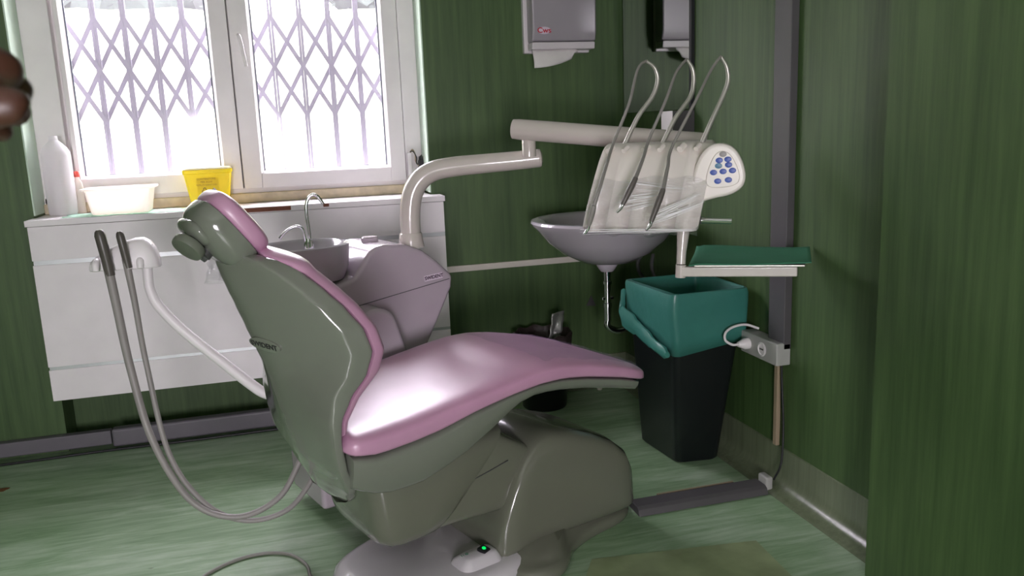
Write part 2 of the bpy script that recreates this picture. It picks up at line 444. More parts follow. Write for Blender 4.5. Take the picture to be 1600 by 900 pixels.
# ------------------------------------------------------------------ the double window
win = bpy.data.objects.new('window_1', None); COL.objects.link(win); win['kind'] = 'structure'
win['label'] = 'white plastic double casement window in the wall above the radiator cover'
bm = bmesh.new()
W0, W1 = NY, NY + .07
for a in ((NX0 + .006, -.93, 1.135, ZT), (.625, NX1 - .006, 1.135, ZT), (NX0, NX1, 1.135, 1.165), (NX0, NX1, ZT - .06, ZT - .004)):
    box(bm, a[0], a[1], W0, W1, a[2], a[3])
for a in ((-.94, -.893, 1.14, ZT - .01), (-.215, -.12, 1.14, ZT - .01), (.605, .63, 1.14, ZT - .01)): box(bm, a[0], a[1], W1 - .006, W1 + .02, a[2], a[3])
finish('window_frame', bm, 'pvc', win, smooth=0, bevel=.004)
def sash(x0, x1, gx0, gx1, gz0, gz1, handle=None):
    bm = bmesh.new()
    z0, z1 = 1.158, ZT - .055
    box(bm, x0, gx0, W0 - .022, W1 - .01, z0, z1); box(bm, gx1, x1, W0 - .022, W1 - .01, z0, z1)
    box(bm, gx0, gx1, W0 - .022, W1 - .01, z0, gz0); box(bm, gx0, gx1, W0 - .022, W1 - .01, gz1, z1)
    # sloped glazing bead, leaning in towards the pane
    for (a0, a1, vert) in ((gx0, gx0 + .014, True), (gx1, gx1 - .014, True), (gz0, gz0 + .014, False), (gz1, gz1 - .014, False)):
        if vert: pts = [(a0, W0 - .018), (a1, W0 + .012), (a1, W0 + .02), (a0, W0 + .02)]; b2 = prism(pts, 'z', gz0, gz1)
        else: pts = [(W0 - .018, a0), (W0 + .012, a1), (W0 + .02, a1), (W0 + .02, a0)]; b2 = prism(pts, 'x', gx0, gx1)
        me = bpy.data.meshes.new('t'); b2.to_mesh(me); b2.free(); bm.from_mesh(me); bpy.data.meshes.remove(me)
    s = finish('window_sash', bm, 'pvc', win, smooth=0, bevel=.003)
    bm = bmesh.new()
    for a in ((gx0 + .008, gx0 + .020, gz0 + .008, gz1 - .008), (gx1 - .020, gx1 - .008, gz0 + .008, gz1 - .008), (gx0 + .008, gx1 - .008, gz0 + .008, gz0 + .016)):
        box(bm, a[0], a[1], W0 + .012, W0 + .02, a[2], a[3])
    finish('gasket', bm, 'gasket', s, smooth=0)
    finish('window_pane', Bx(gx0 + .01, gx1 - .01, W0 + .021, W0 + .025, gz0 + .01, gz1 - .01), 'glass', s, smooth=0)
    if handle:
        bm = Bx(handle - .014, handle + .014, W0 - .032, W0 - .022, 1.80, 1.90)
        tube([(handle, W0 - .03, 1.87), (handle, W0 - .06, 1.87), (handle + .006, W0 - .065, 1.84), (handle + .022, W0 - .065, 1.73)], [.009, .010, .011, .008], bm=bm)
        finish('window_handle', bm, 'pvc', s, bevel=.002)
sash(-.905, -.176, -.885, -.255, 1.243, ZT - .13)
sash(-.170, .620, -.085, .545, 1.228, ZT - .13, handle=-.128)
struct(finish('trim_2', Bx(NX0 + .007, NX1 - .007, NY - .030, NY + .02, 1.0915, 1.137), 'sill', smooth=0, bevel=.003), 'stained beige ledge below the window frame', 'window ledge')
# opening sensor and its wires, right end of the frame
sens = thing('window_sensor', 'slim white sensor strip at the lower right corner of the window frame with loose wires', 'sensor', (.640, NY - .012, 1.15))
finish('sensor_body', Bx(-.010, .012, -.012, .011, .0, .145), 'pvc', sens, smooth=0, bevel=.003)
bm = tube([(.008, -.008, .145), (.018, -.014, .16), (.030, -.016, .135), (.032, -.014, .10), (.048, -.018, .075)], .0035)
finish('yellow_wire', bm, 'beige', sens)
bm = tube([(.006, -.010, .150), (.020, -.02, .150), (.036, -.02, .12), (.034, -.018, .09), (.052, -.022, .085)], .0025)
finish('black_wire', bm, 'black', sens)
bm = Bx(.044, .070, -.034, -.004, .05, .105)
for k in range(5): tube([(.048 + .005 * k, -.02, .10), (.050 + .006 * k, -.022, .125 + .004 * (k % 3))], .003, bm=bm, n=6)
finish('connector_block', bm, 'black', sens, bevel=.002)

# ------------------------------------------------------------------ security grille outside
gr = thing('security_grille', 'folding metal security grille of diamond lattice bars outside the window glass', 'window grille', (-.17, 4.42, 1.13))
PZ = .158 if False else .1405
bars = [-.045 + k * .1325 for k in range(-7, 8)]
bars = [x for x in (-1.045, -.912, -.781, -.650, -.519, -.388, -.250, -.118, .022, .162, .302, .441, .580, .70)]
ZR = (1.985, 1.745, 1.505)
for x in bars:
    bm = Bx(x - .013 + .17, x - .0005 + .17, -.010, .006, 0, 1.28); box(bm, x + .0005 + .17, x + .013 + .17, -.010, .006, 0, 1.28)
    for z in ZR + (2.225,): box(bm, x - .013 + .17, x + .013 + .17, -.012, .008, z - 1.13 - .012, z - 1.13 + .012)
    finish('grille_bar', bm, 'grille', gr, smooth=0)
bm = bmesh.new()
def slat(xa, za, xb, zb, y):
    d = Vector((xb - xa, 0, zb - za)); L = d.length; d.normalize(); nn = Vector((-d.z, 0, d.x)) * .0105
    vs = []
    for yy in (y, y + .004):
        for p, s in (((xa, za), 1), ((xb, zb), 1), ((xb, zb), -1), ((xa, za), -1)):
            vs.append(bm.verts.new((p[0] + .17 + nn.x * s, yy, p[1] - 1.13 + nn.z * s)))
    for f in ((0, 1, 2, 3), (7, 6, 5, 4), (0, 4, 5, 1), (1, 5, 6, 2), (2, 6, 7, 3), (3, 7, 4, 0)): bm.faces.new([vs[i] for i in f])
for za, zb in ((1.985, 1.745), (1.745, 1.505)):
    for i in range(len(bars) - 1):
        slat(bars[i], za, bars[i + 1], zb, -.016); slat(bars[i], zb, bars[i + 1], za, .009)
finish('lattice_slats', bm, 'grille', gr, smooth=0)

# ------------------------------------------------------------------ garden outside
bm = bmesh.new()
NXg, NYg = 60, 40
g = []
for j in range(NYg + 1):
    row = []
    for i in range(NXg + 1):
        x = lerp(-12, 12, i / NXg); y = lerp(4.6, 13.5, j / NYg)
        z = lerp(.55, 3.18, min(1, (y - 4.6) / 8.0)) + .05 * noise.noise(Vector((x * 2, y * 2, 0))) + .02 * noise.noise(Vector((x * 8, y * 8, 3)))
        row.append(bm.verts.new((x, y, z)))
    g.append(row)
for j in range(NYg):
    for i in range(NXg): bm.faces.new((g[j][i], g[j][i + 1], g[j + 1][i + 1], g[j + 1][i]))
struct(finish('lawn_bank', bm, 'grass'), 'bright grassy bank rising behind the window grille', 'lawn')
def hedge(x0, x1, h, idx):
    bm = bmesh.new()
    R = []
    n, mm = 40, 14
    for i in range(n + 1):
        x = lerp(x0, x1, i / n); ring = []
        ends = math.sin(PI * min(1, max(0, i / n))) ** .25 if 0 < i < n else .05
        for k in range(mm):
            a = 2 * PI * k / mm
            p = Vector((x, 13.0 + .8 * ends * math.cos(a), 3.0 + h * .5 + h * .55 * ends * math.sin(a)))
            p += Vector((noise.noise(p * 2.2), noise.noise(p * 2.2 + Vector((9, 0, 0))), noise.noise(p * 2.2 + Vector((0, 9, 0))))) * .35
            ring.append(p)
        R.append(ring)
    loft(R, bm=bm)
    # ragged leaf sprays over the mass
    rnd = random.Random(idx)
    for _ in range(1500):
        i = rnd.randrange(n); k = rnd.randrange(mm)
        p = Vector(R[i][k]) + Vector((rnd.uniform(-.15, .15), rnd.uniform(-.2, .1), rnd.uniform(-.15, .15)))
        s = rnd.uniform(.04, .1); d1 = Vector((rnd.uniform(-1, 1), rnd.uniform(-1, 1), rnd.uniform(-1, 1))).normalized() * s
        d2 = Vector((rnd.uniform(-1, 1), rnd.uniform(-1, 1), rnd.uniform(-1, 1))).normalized() * s * .5
        bm.faces.new([bm.verts.new(p - d1), bm.verts.new(p + d2), bm.verts.new(p + d1), bm.verts.new(p - d2)])
    return finish('hedge', bm, 'hedge', recalc=False)
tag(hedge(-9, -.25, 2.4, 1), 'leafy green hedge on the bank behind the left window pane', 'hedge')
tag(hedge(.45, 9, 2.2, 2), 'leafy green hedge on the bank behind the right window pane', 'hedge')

# ------------------------------------------------------------------ radiator cover under the window
rc = thing('radiator_cover', 'wide white laminate radiator cover with two horizontal gaps under the window', 'radiator cover', (-.155, 3.95, 0))
def cp(name, a, m='cover', **k): return finish(name, Bx(*a), m, rc, smooth=0, **k)
cp('front_panel', (-.905, .905, -.018, 0, .915, 1.062), bevel=.0015)
cp('front_panel', (-.905, .905, -.018, 0, .440, .895), bevel=.0015)
cp('front_panel', (-.905, .905, -.018, 0, .284, .425), bevel=.0015)
cp('metal_strip', (-.900, .905, -.014, .004, .894, .916), 'alu')
cp('metal_strip', (-.900, .905, -.014, .004, .424, .441), 'alu')
cp('side_panel', (-.905, -.887, .0, .106, .284, 1.062), bevel=.001)
cp('side_panel', (.887, .905, .0, .106, .284, 1.062), bevel=.001)
bm = prism([(-.912, -.024), (.912, -.024), (.912, .106), (.865, .106), (.865, .282), (-.900, .282), (-.900, .106), (-.912, .106)], 'z', 1.064, 1.090)
finish('top_board', bm, 'cover', rc, smooth=0, bevel=.0015)
cp('chipped_edge', (-.02, .190, -.026, -.0235, 1.068, 1.0865), 'chip')
cp('chipped_edge', (.336, .362, -.026, -.0235, 1.073, 1.0865), 'chip')
# floor ducts along the window wall
d1 = finish('cable_duct', Bx(XL + .0, -.865, D - .045, D - .001, .022, .090), 'dtrunk', bevel=.006)
tag(d1, 'dark grey cable duct low along the window wall, left of the radiator cover', 'cable duct')
d2 = finish('cable_duct', Bx(-.860, .70, D - .062, D - .006, .012, .098), 'dtrunk', bevel=.012)
tag(d2, 'dark grey cable duct running on the floor below the white radiator cover', 'cable duct')
bm = tube([(XL, D - .07, .006), (-1.3, D - .085, .006), (-.9, D - .075, .006), (-.5, D - .085, .006), (.1, D - .08, .006), (.6, D - .09, .006)], .006)
tag(finish('floor_cable', bm, 'black'), 'thin black cable lying on the floor in front of the wall ducts', 'cable')

# ------------------------------------------------------------------ things on the sill
ZS = 1.0905
bt = thing('plastic_bottle', 'tall white plastic bottle with narrow neck at left end of sill', 'bottle', (-.958, 4.14, ZS))
bm = lathe([(.040, 0), (.055, .003), (.059, .012), (.060, .05), (.061, .265), (.060, .280), (.050, .300), (.030, .322), (.019, .334)], 40)
finish('bottle_body', bm, 'bottle', bt)
finish('cap', lathe([(.017, .330), (.019, .332), (.019, .350), (.0165, .353)], 28), 'bottle', bt)
sb = thing('small_bottle', 'small clear bottle with a red cap half hidden behind the tall white bottle', 'bottle', (-.893, 4.185, ZS))
finish('bottle_body', lathe([(.018, 0), (.021, .004), (.021, .12), (.018, .14), (.010, .155), (.009, .17)], 24, sy=.7), 'tub', sb)
finish('red_cap', lathe([(.012, .166), (.0125, .168), (.0125, .188), (.010, .192)], 20), 'redcap', sb)
cl = bmesh.new(); n = 24
gg = []
for j in range(9):
    row = []
    for i in range(n + 1):
        x = lerp(-.93, -.43, i / n); y = lerp(3.94, 4.14, j / 8) + .012 * math.sin(i * .7) * (1 if j == 0 else .3)
        row.append(cl.verts.new((x + .01 * math.sin(j * 1.7), y, ZS + .0012 + .001 * math.sin(i * 1.3 + j))))
    gg.append(row)
for j in range(8):
    for i in range(n): cl.faces.new((gg[j][i], gg[j][i + 1], gg[j + 1][i + 1], gg[j + 1][i]))
tag(finish('paper_towel', cl, 'palecloth', solid=.0012), 'pale green paper towel spread on the sill under the milky tub', 'paper towel')
tb = thing('plastic_tub', 'milky rectangular plastic tub standing on a green paper towel on the sill', 'tub', (-.695, 4.045, ZS + .0035))
def rrect(a, b, r, z, n=6, ox=0, oy=0):
    P = []
    for cx, cy, s in ((a - r, b - r, 0), (-a + r, b - r, 1), (-a + r, -b + r, 2), (a - r, -b + r, 3)):
        for k in range(n + 1):
            t = (s + k / n) * PI / 2; P.append(Vector((cx + r * math.cos(t) + ox, cy + r * math.sin(t) + oy, z)))
    return P
rings = [rrect(.112, .070, .02, 0), rrect(.118, .075, .022, .004), rrect(.135, .090, .024, .105), rrect(.150, .105, .026, .107), rrect(.150, .105, .026, .115),
         rrect(.130, .085, .022, .115), rrect(.128, .083, .022, .109), rrect(.112, .070, .02, .008)]
finish('tub_body', loft(rings), 'tub', tb)
sc = thing('sharps_container', 'yellow sharps container with biohazard sign on the sill behind the headrest', 'sharps bin', (-.325, 4.13, ZS))
rings = [rrect(.078, .045, .014, 0), rrect(.081, .048, .014, .004), rrect(.103, .060, .016, .155), rrect(.108, .065, .016, .158), rrect(.108, .065, .016, .172), rrect(.104, .061, .016, .174)]
finish('container_body', loft(rings), 'yellow', sc)
finish('lid', loft([rrect(.104, .061, .016, .1745), rrect(.106, .063, .016, .178), rrect(.100, .057, .016, .184)]), 'yellid', sc)
tiltm = Euler((PI / 2 - .095, 0, 0))
lb = finish('warning_label', Bx(-.048, .048, -.0006, .0006, -.05, .05), 'yellow', sc, smooth=0)
lb.location = (0, -.0565, .085); lb.rotation_euler = (-.095 + 0.17, 0, 0)
M['yelprint'] = mat('olive_print_on_yellow', (0.50, 0.36, 0.01), 0.5)
for k, (tx, tw) in enumerate((('CONTENITORE', 'yelprint'), ('PER AGHI', 'yelprint'), ('RIFIUTI SANITARI', 'yelprint'))):
    text('print', tx, .012, tw, sc, (-.005, -.0600 - .0012 * (2 - k) , .132 - k * .014), Euler((PI / 2 + .078, 0, 0)))
def biohazard(cx, cz, s, m):
    bm = bmesh.new()
    for k in range(3):
        a = PI / 2 + k * 2 * PI / 3
        c = Vector((math.cos(a), 0, math.sin(a))) * s * .55
        pts_o, pts_i = [], []
        for t in range(17):
            th = a + math.radians(40) + math.radians(280) * t / 16 - PI + PI
            th = a + PI + math.radians(40) + math.radians(280) * t / 16 + 0
            w = .10 + .13 * math.sin(PI * t / 16)
            d = Vector((math.cos(th), 0, math.sin(th)))
            pts_o.append(c + d * s * (.42 + w)); pts_i.append(c + d * s * (.42 - .02))
        for t in range(16):
            bm.faces.new([bm.verts.new(p) for p in (pts_o[t], pts_o[t + 1], pts_i[t + 1], pts_i[t])])
    o = finish('biohazard_sign', bm, m, sc, smooth=0, solid=.0008)
    o.location = (cx, -.0570, cz); o.rotation_euler = (.078, 0, 0)
    return o
biohazard(-.016, .078, .012, 'ink')
o = finish('sign_diamond', Bx(-.011, .011, -.0005, .0005, -.011, .011), 'label', sc, smooth=0); o.location = (.022, -.0562, .078); o.rotation_euler = (.078, PI / 4, 0)
biohazard(.022, .078, .007, 'ink').location.y = -.0576

# ------------------------------------------------------------------ back wall: rail, dispenser, triangle
tag(finish('wall_rail', Bx(NX1 + .05, 1.72, D - .016, D - .0005, .690, .722), 'whitetrunk', smooth=0, bevel=.003), 'thin offwhite cable rail across the green wall beneath the washbasin', 'cable trunking')
tag(finish('wall_patch', prism([(1.521, .445), (1.576, .440), (1.549, .500)], 'y', D - .003, D - .0005), 'trunk', smooth=0), 'small grey triangular patch low on the dark green wall', 'wall patch')
dp = thing('towel_dispenser', 'grey paper towel dispenser mounted high on the green wall right of the window', 'dispenser', (1.385, D, 1.755))
finish('back_plate', Bx(-.172, .170, -.035, -.0005, .0, .42), 'displow', dp, smooth=0, bevel=.006)
pr = [(-.115, .050), (-.128, .10), (-.130, .42), (-.034, .42), (-.034, .045)]
finish('dispenser_cover', prism(pr, 'x', -.155, .175), 'disp', dp, bevel=.010)
pr = [(-.112, .012), (-.118, .046), (-.034, .046), (-.034, .012)]
finish('dispensing_tray', prism(pr, 'x', -.155, .170), 'displow', dp, bevel=.006)
# hanging sheet
bm = bmesh.new(); R0 = []
for j in range(7):
    t = j / 6; row = []
    for i in range(15):
        s = i / 14
        x = lerp(-.145, .085, s)
        zlow = -.075 + .055 * s * s + (0.0 if s < .9 else .02)
        row.append(bm.verts.new((x, -.075 - .03 * math.sin(t * PI * .6) - .012 * math.sin(s * 5) * t, lerp(.016, zlow, t))))
    R0.append(row)
for j in range(6):
    for i in range(14): bm.faces.new((R0[j][i], R0[j][i + 1], R0[j + 1][i + 1], R0[j + 1][i]))
tag_o = finish('paper_sheet', bm, 'paper', dp, solid=.0015)
ov = lathe([(.034, -.0008), (.034, .0008)], 32, sy=.5); lo = finish('logo_oval', ov, 'label', dp)
lo.rotation_euler = (PI / 2 - .02, 0, 0); lo.location = (-.098, -.1335, .098)
text('logo_text', 'Cws', .034, 'red', dp, (-.098, -.1352, .098), Euler((PI / 2 - .02, 0, 0)), bold=.0006, xs=1.15)

# ------------------------------------------------------------------ right wall: mirror, bracket, trunking, socket
mi = thing('wall_mirror', 'rectangular wall mirror above the washbasin reflecting the towel dispenser', 'mirror', (XR, 3.60, 1.45))
finish('mirror_glass', Bx(-.012, -.002, -.29, .42, 0, .85), 'mirror', mi, smooth=0)
finish('mirror_edge', Bx(-.016, -.0005, -.312, -.291, -.004, .85), 'black', mi, smooth=0)
bk = thing('wall_bracket_box', 'small metal box coloured white where lit and grey where shaded, screwed to the wall under the mirror', 'wall box', (XR, 3.34, 1.345))
finish('box_body', Bx(-.105, -.0005, -.055, .05, 0, .098), 'trunk', bk, smooth=0, bevel=.003)  # grey colour stands for the shade on the near end
finish('lit_white_side', Bx(-.108, -.1052, -.055, .05, 0, .098), 'pvc', bk, smooth=0)  # white colour stands for window light on this face
finish('screw', lathe([(.008, 0), (.008, .003), (.004, .005)], 16, mtx=Matrix.Rotation(PI / 2, 3, 'X').to_4x4(), loc=(-.03, -.0565, .075)), 'chrome', bk)
tk = finish('cable_trunking', Bx(XR - .032, XR - .0005, 2.545, 2.645, .56, ZC - .002), 'trunk', smooth=0, bevel=.003)
tag(tk, 'tall vertical lilac grey cable trunking on the right wall above the socket box', 'cable trunking')
bc = finish('conduit', Bx(XR - .018, XR - .0005, 2.600, 2.622, .166, .505), 'beige', smooth=0, bevel=.002)
tag(bc, 'narrow beige conduit running from the floor up to the socket box', 'conduit')
bm = tube([(XR - .012, 2.585, .50), (XR - .012, 2.577, .40), (XR - .014, 2.560, .25), (XR - .03, 2.545, .12), (XR - .05, 2.56, .05)], .004)
tag(finish('black_cable', bm, 'black'), 'thin black cable beside the beige conduit under the socket box', 'cable')
sk = thing('socket_box', 'grey white surface socket box at the foot of the vertical trunking', 'socket box', (XR, 2.66, .5))
finish('box_body', Bx(-.060, -.0005, -.115, .13, 0, .085), 'socket', sk, smooth=0, bevel=.005)
o = finish('socket_face', lathe([(.026, 0), (.028, .003), (.022, .005), (.020, .002)], 28, mtx=Matrix.Rotation(-PI / 2, 3, 'Y').to_4x4(), loc=(-.060, -.02, .043)), 'pvc', sk)
for dy in (-.008, 0, .008): finish('pin_hole', lathe([(.003, 0), (.003, .001)], 12, mtx=Matrix.Rotation(-PI / 2, 3, 'Y').to_4x4(), loc=(-.0625, -.02 + dy, .043)), 'black', sk)
pg = thing('power_plug', 'white plug with a looped cord in the left outlet of the socket box', 'plug', (XR - .0605, 2.735, .543))
finish('plug_body', lathe([(.022, 0), (.022, .018), (.016, .030), (.010, .045)], 20, mtx=Matrix.Rotation(-PI / 2, 3, 'Y').to_4x4()), 'pvc', pg)
finish('cord', tube([(-.044, 0, 0), (-.070, 0, .002), (-.094, .010, .020), (-.088, .018, .048), (-.052, .022, .066), (0, .02, .070), (.050, .008, .052)], .005), 'pvc', pg)

# floor trunking from chair base to the wall
ft = thing('floor_trunking', 'lilac grey floor trunking between the chair base and right wall', 'floor trunking', (1.16, 2.60, 0))
pr = [(-.055, 0), (-.045, .022), (-.030, .030), (.030, .030), (.045, .022), (.055, 0)]
finish('trunking_body', prism(pr, 'x', -.02, .510), 'trunk', ft, smooth=0, bevel=.002)
finish('wood_strip', Bx(.10, .42, .046, .056, 0, .024), 'beige', ft, smooth=0)
finish('end_cap', Bx(.515, .545, -.03, .03, .001, .055), 'socket', ft, smooth=0, bevel=.008)

# ------------------------------------------------------------------ washbasin
wb = thing('washbasin', 'wall hung oval washbasin in white ceramic beneath the mirror, plain bowl', 'washbasin', (1.425, 3.52, -.008))
rings = []
def bring(a, b, z, ox=0.0, n=48, wallclip=.338):
    return [Vector((min(wallclip, ox + a * math.cos(2 * PI * k / n)), b * math.sin(2 * PI * k / n), z)) for k in range(n)]
for a, b, z, ox in ((.06, .06, .775, 0), (.12, .13, .785, 0), (.20, .21, .825, .0), (.275, .275, .885, .0), (.325, .315, .945, 0), (.345, .335, .965, 0), (.350, .340, .975, 0), (.345, .335, .985, 0),
                    (.325, .315, .988, 0), (.285, .275, .978, 0), (.26, .25, .955, -.01), (.22, .21, .90, -.02), (.15, .14, .86, -.02), (.05, .05, .85, -.02)):
    rings.append(bring(a, b, z, ox))
finish('basin_bowl', loft(rings), 'ceramic', wb)
finish('drain_collar', lathe([(.050, .778), (.050, .765), (.038, .745), (.030, .735)], 28), 'ceramic', wb)
bm = lathe([(.017, .738), (.017, .69), (.021, .688), (.021, .675), (.016, .673), (.016, .585), (.021, .583), (.021, .565), (.017, .563), (.017, .50)], 20)
tube([(0, 0, .51), (0, .0, .47), (.05, .0, .445), (.12, 0, .46), (.20, 0, .50), (.337, 0, .50)], .016, bm=bm)
finish('drain_pipe', bm, 'chrome', wb)
finish('pipe_clip', Bx(-.028, .028, -.008, .008, .60, .612), 'chrome', wb, bevel=.002)
bm = tube([(.335, -.12, .62), (.28, -.12, .62), (.22, -.10, .66), (.20, -.06, .74), (.22, -.03, .80)], .009)
tube([(.335, .10, .62), (.26, .10, .64), (.20, .08, .70), (.18, .05, .76), (.20, .02, .81)], .009, bm=bm)
finish('supply_hose', bm, 'dgrey', wb)
# basin tap, hidden behind the instrument head
bm = lathe([(.024, .985), (.022, 1.0), (.018, 1.06), (.016, 1.075)], 24, loc=(.265, 0, 0))
tube([(.265, 0, 1.05), (.22, 0, 1.07), (.16, 0, 1.065), (.13, 0, 1.045)], .011, bm=bm)
finish('tap', bm, 'chrome', wb)

# ------------------------------------------------------------------ bins
wbn = thing('waste_bin', 'tall black rectangular bin lined with a teal bag beneath the green tray', 'bin', (1.56, 3.0, 0))
def quad_ring(c, z, r=.03, n=5):
    out = []
    for i in range(4):
        p = Vector(c[i]); a = Vector(c[i - 1]); b = Vector(c[(i + 1) % 4])
        da = (a - p).normalized() * r; db = (b - p).normalized() * r
        for k in range(n + 1):
            t = k / n
            q = (p + da) * (1 - t) ** 2 + p * 2 * t * (1 - t) + (p + db) * t * t
            out.append(Vector((q.x - 1.56, q.y - 3.0, z)))
    return out
BOT = [(1.478, 2.925), (1.666, 2.905), (1.672, 3.20), (1.450, 3.225)]
TOP = [(1.395, 2.790), (1.716, 2.785), (1.722, 3.175), (1.370, 3.172)]
def binc(t, g=0.0):
    out = []
    for b, p in zip(BOT, TOP):
        x, y = lerp(b[0], p[0], t), lerp(b[1], p[1], t); cx, cy = 1.55, 3.0
        out.append((x + g * math.copysign(1, x - cx), y + g * math.copysign(1, y - cy)))
    return out
rings = [quad_ring(binc(0, -.01), .001), quad_ring(binc(0), .012), quad_ring(binc(.97), .72), quad_ring(binc(1, .004), .725), quad_ring(binc(1, .004), .742), quad_ring(binc(1, -.008), .742), quad_ring(binc(.9, -.010), .68), quad_ring(binc(0, -.014), .02)]
finish('bin_body', loft(rings), 'bin', wbn)
# liner: folded over the rim, hem dips at the near left corner and has a gathered tail
lin = []
N0 = quad_ring(binc(1, .012), .75); nn = len(N0)
def hem(p):
    x, y = p.x + 1.56, p.y + 3.0
    # near face hem .50 ; left face rises towards the far corner
    t = min(1, max(0, (y - 2.80) / .37))
    base = .50 + .10 * t ** 1.2
    right = min(1, max(0, (x - 1.40) / .32)) * (1 if y < 2.9 else .6)
    return base + .045 * right
for zt, gg_ in ((0, .014), (.25, .013), (.5, .012), (.75, .012), (.93, .010), (1.0, .006)):
    ring = []
    for p in quad_ring(binc(1, gg_), 0):
        z = lerp(hem(p), .75, zt)
        tt = z / .735
        ring.append(Vector((p.x, p.y, z)) + Vector((noise.noise(p * 14 + Vector((0, 0, z * 9))), noise.noise(p * 12 + Vector((5, 0, z * 11))), 0)) * .005)
    c = [lerp(Vector(q) * 1, Vector(q), 1) for q in ring]
    # follow the taper of the bin
    out = []
    for q in c:
        k = max(0, (.742 - q.z)) * .12
        out.append(Vector((q.x + math.copysign(k, -(q.x + .01)) * (1 if q.x < 0 else .3), q.y + (k * .8 if q.y < 0 else 0), q.z)))
    lin.append(out)
for g2, z in ((-.004, .752), (-.014, .74), (-.020, .67), (-.024, .60)):
    lin.append([Vector((p.x, p.y, z + .006 * noise.noise(p * 9))) + Vector((noise.noise(p * 10 + Vector((0, 0, z * 7))), noise.noise(p * 10 + Vector((3, 0, z * 7))), 0)) * .02 for p in quad_ring(binc(lerp(.3, 1, (z + .0) / .75) if z < .7 else 1, g2), 0)])
bm = loft(lin, cap=False)
finish('bin_liner', bm, 'bag', wbn, solid=.0012)
bm = bmesh.new()   # gathered tail hanging off the far-left corner, running down along the hem
tail = catmull([(-.200, .175, .70), (-.212, .165, .64), (-.215, .15, .60), (-.195, .06, .57), (-.180, -.06, .53), (-.168, -.17, .505)], 6)
rings = []
for i, p in enumerate(tail):
    w = [.012, .03, .045, .032, .024, .012][min(5, i // 6)]
    rings.append([Vector((p.x + .012 * math.cos(2 * PI * k / 10), p.y, p.z + w * math.sin(2 * PI * k / 10))) + Vector((noise.noise(p * 30 + Vector((k, 0, 0))) * .006, 0, 0)) for k in range(10)])
finish('liner_tail', loft(rings), 'bag', wbn)

cn = thing('round_waste_basket', 'low round dark waste basket with a brown liner against the window wall', 'waste basket', (1.20, 3.84, 0))
finish('basket_body', lathe([(.110, .001), (.113, .008), (.140, .36), (.137, .36), (.110, .012), (.02, .012)], 40), 'bin', cn)
rg = []
for r, z in ((.143, .31), (.147, .36), (.150, .378), (.143, .385), (.136, .37), (.128, .30), (.10, .20), (.03, .17)):
    rg.append([Vector((math.cos(2 * PI * k / 44) * r * (1 + .03 * math.sin(k * 2.1)), math.sin(2 * PI * k / 44) * r * (1 + .03 * math.cos(k * 1.7)), z + .006 * math.sin(k * 1.3))) for k in range(44)])
finish('basket_liner', loft(rg, cap=False), 'darkbag', cn, solid=.0012)
bm = bmesh.new(); rows = []
for j in range(13):
    t = j / 12; row = []
    for i in range(7):
        s = i / 6 - .5
        row.append(bm.verts.new((s * .075 * (1 if j < 11 else 1.02) + .03 * t, .010 * math.cos(s * 7) * math.sin(PI * t) - .02 * t + .004 * math.sin(j * 1.9 + i), .19 * t + .006 * s)))
    rows.append(row)
for j in range(12):
    for i in range(6): bm.faces.new((rows[j][i], rows[j][i + 1], rows[j + 1][i + 1], rows[j + 1][i]))
pk = finish('foil_packet', bm, 'foil', solid=.004)
pk.location = (1.235, 3.80, .300); pk.rotation_euler = (0, 0, .3)
tag(pk, 'crumpled silver foil packet sticking up out of the round waste basket', 'packet')

# ================================================================== DENTAL CHAIR (local frame: x along the chair, y away from the camera)
AL = math.radians(20)
CH = (0.0935, 2.375, 0)
chair = thing('dental_chair', 'white dental treatment chair with mauve vinyl cushions in the middle of the room', 'dental chair', CH, AL)

# --- base plate
def slab(out, cx, cy, prof_, m, name):
    sm = smooth_poly(out, 2)
    return finish(name, loft([[Vector((cx + (x - cx) * sc_, cy + (y - cy) * sc_, z)) for x, y in sm] for sc_, z in prof_]), m, chair, smooth=50)
slab([(.00, -.16), (.03, -.23), (.20, -.27), (.50, -.27), (.60, -.10), (.60, .10), (.50, .24), (.20, .23), (.04, .17), (-.02, .10), (-.03, -.05)], .3, -.02,
     ((.985, .001), (1.0, .010), (1.0, .028), (.98, .042), (.93, .053), (.85, .060)), 'plate', 'base_plate')
slab([(.44, -.27), (.50, -.325), (.57, -.335), (.63, -.30), (.70, -.235), (.82, -.20), (.98, -.19), (1.06, -.13), (1.09, 0), (1.06, .14), (.95, .20), (.78, .22), (.60, .28), (.48, .28), (.43, .10), (.43, -.15)], .74, -.02,
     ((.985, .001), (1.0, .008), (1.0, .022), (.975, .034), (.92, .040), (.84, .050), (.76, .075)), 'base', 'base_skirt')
# --- base hood at the foot end
rings = []
hp = [(.40, .03, .055), (.43, .03, .12), (.47, .03, .22), (.52, .03, .31), (.58, .03, .385), (.65, .03, .412), (.75, .03, .395), (.86, .03, .355), (.95, .03, .305), (1.00, .03, .25), (1.025, .03, .17), (1.03, .03, .05)]
def hood_ring(u, zt, w, zb=.04, ex=.32, n=40):
    r = []
    for k in range(n):
        a = 2 * PI * k / n
        yy = w * sgn(math.cos(a), ex); s = math.sin(a)
        zz = lerp(zb, zt, (sgn(s, ex) + 1) / 2)
        flare = 1 + .10 * (1 - (zz - zb) / max(.01, .42 - zb)) ** 2
        r.append(Vector((u, yy * flare - .01, zz)))
    return r
for u, zt, w in ((.425, .07, .10), (.430, .10, .165), (.455, .19, .185), (.50, .285, .19), (.545, .355, .19), (.60, .400, .185), (.66, .415, .185), (.75, .400, .188), (.85, .365, .19), (.93, .325, .19), (.985, .280, .185), (1.015, .225, .172), (1.028, .15, .15), (1.033, .09, .10)):
    rings.append(hood_ring(u, zt, w))
finish('base_hood', loft(rings), 'base', chair, smooth=60)
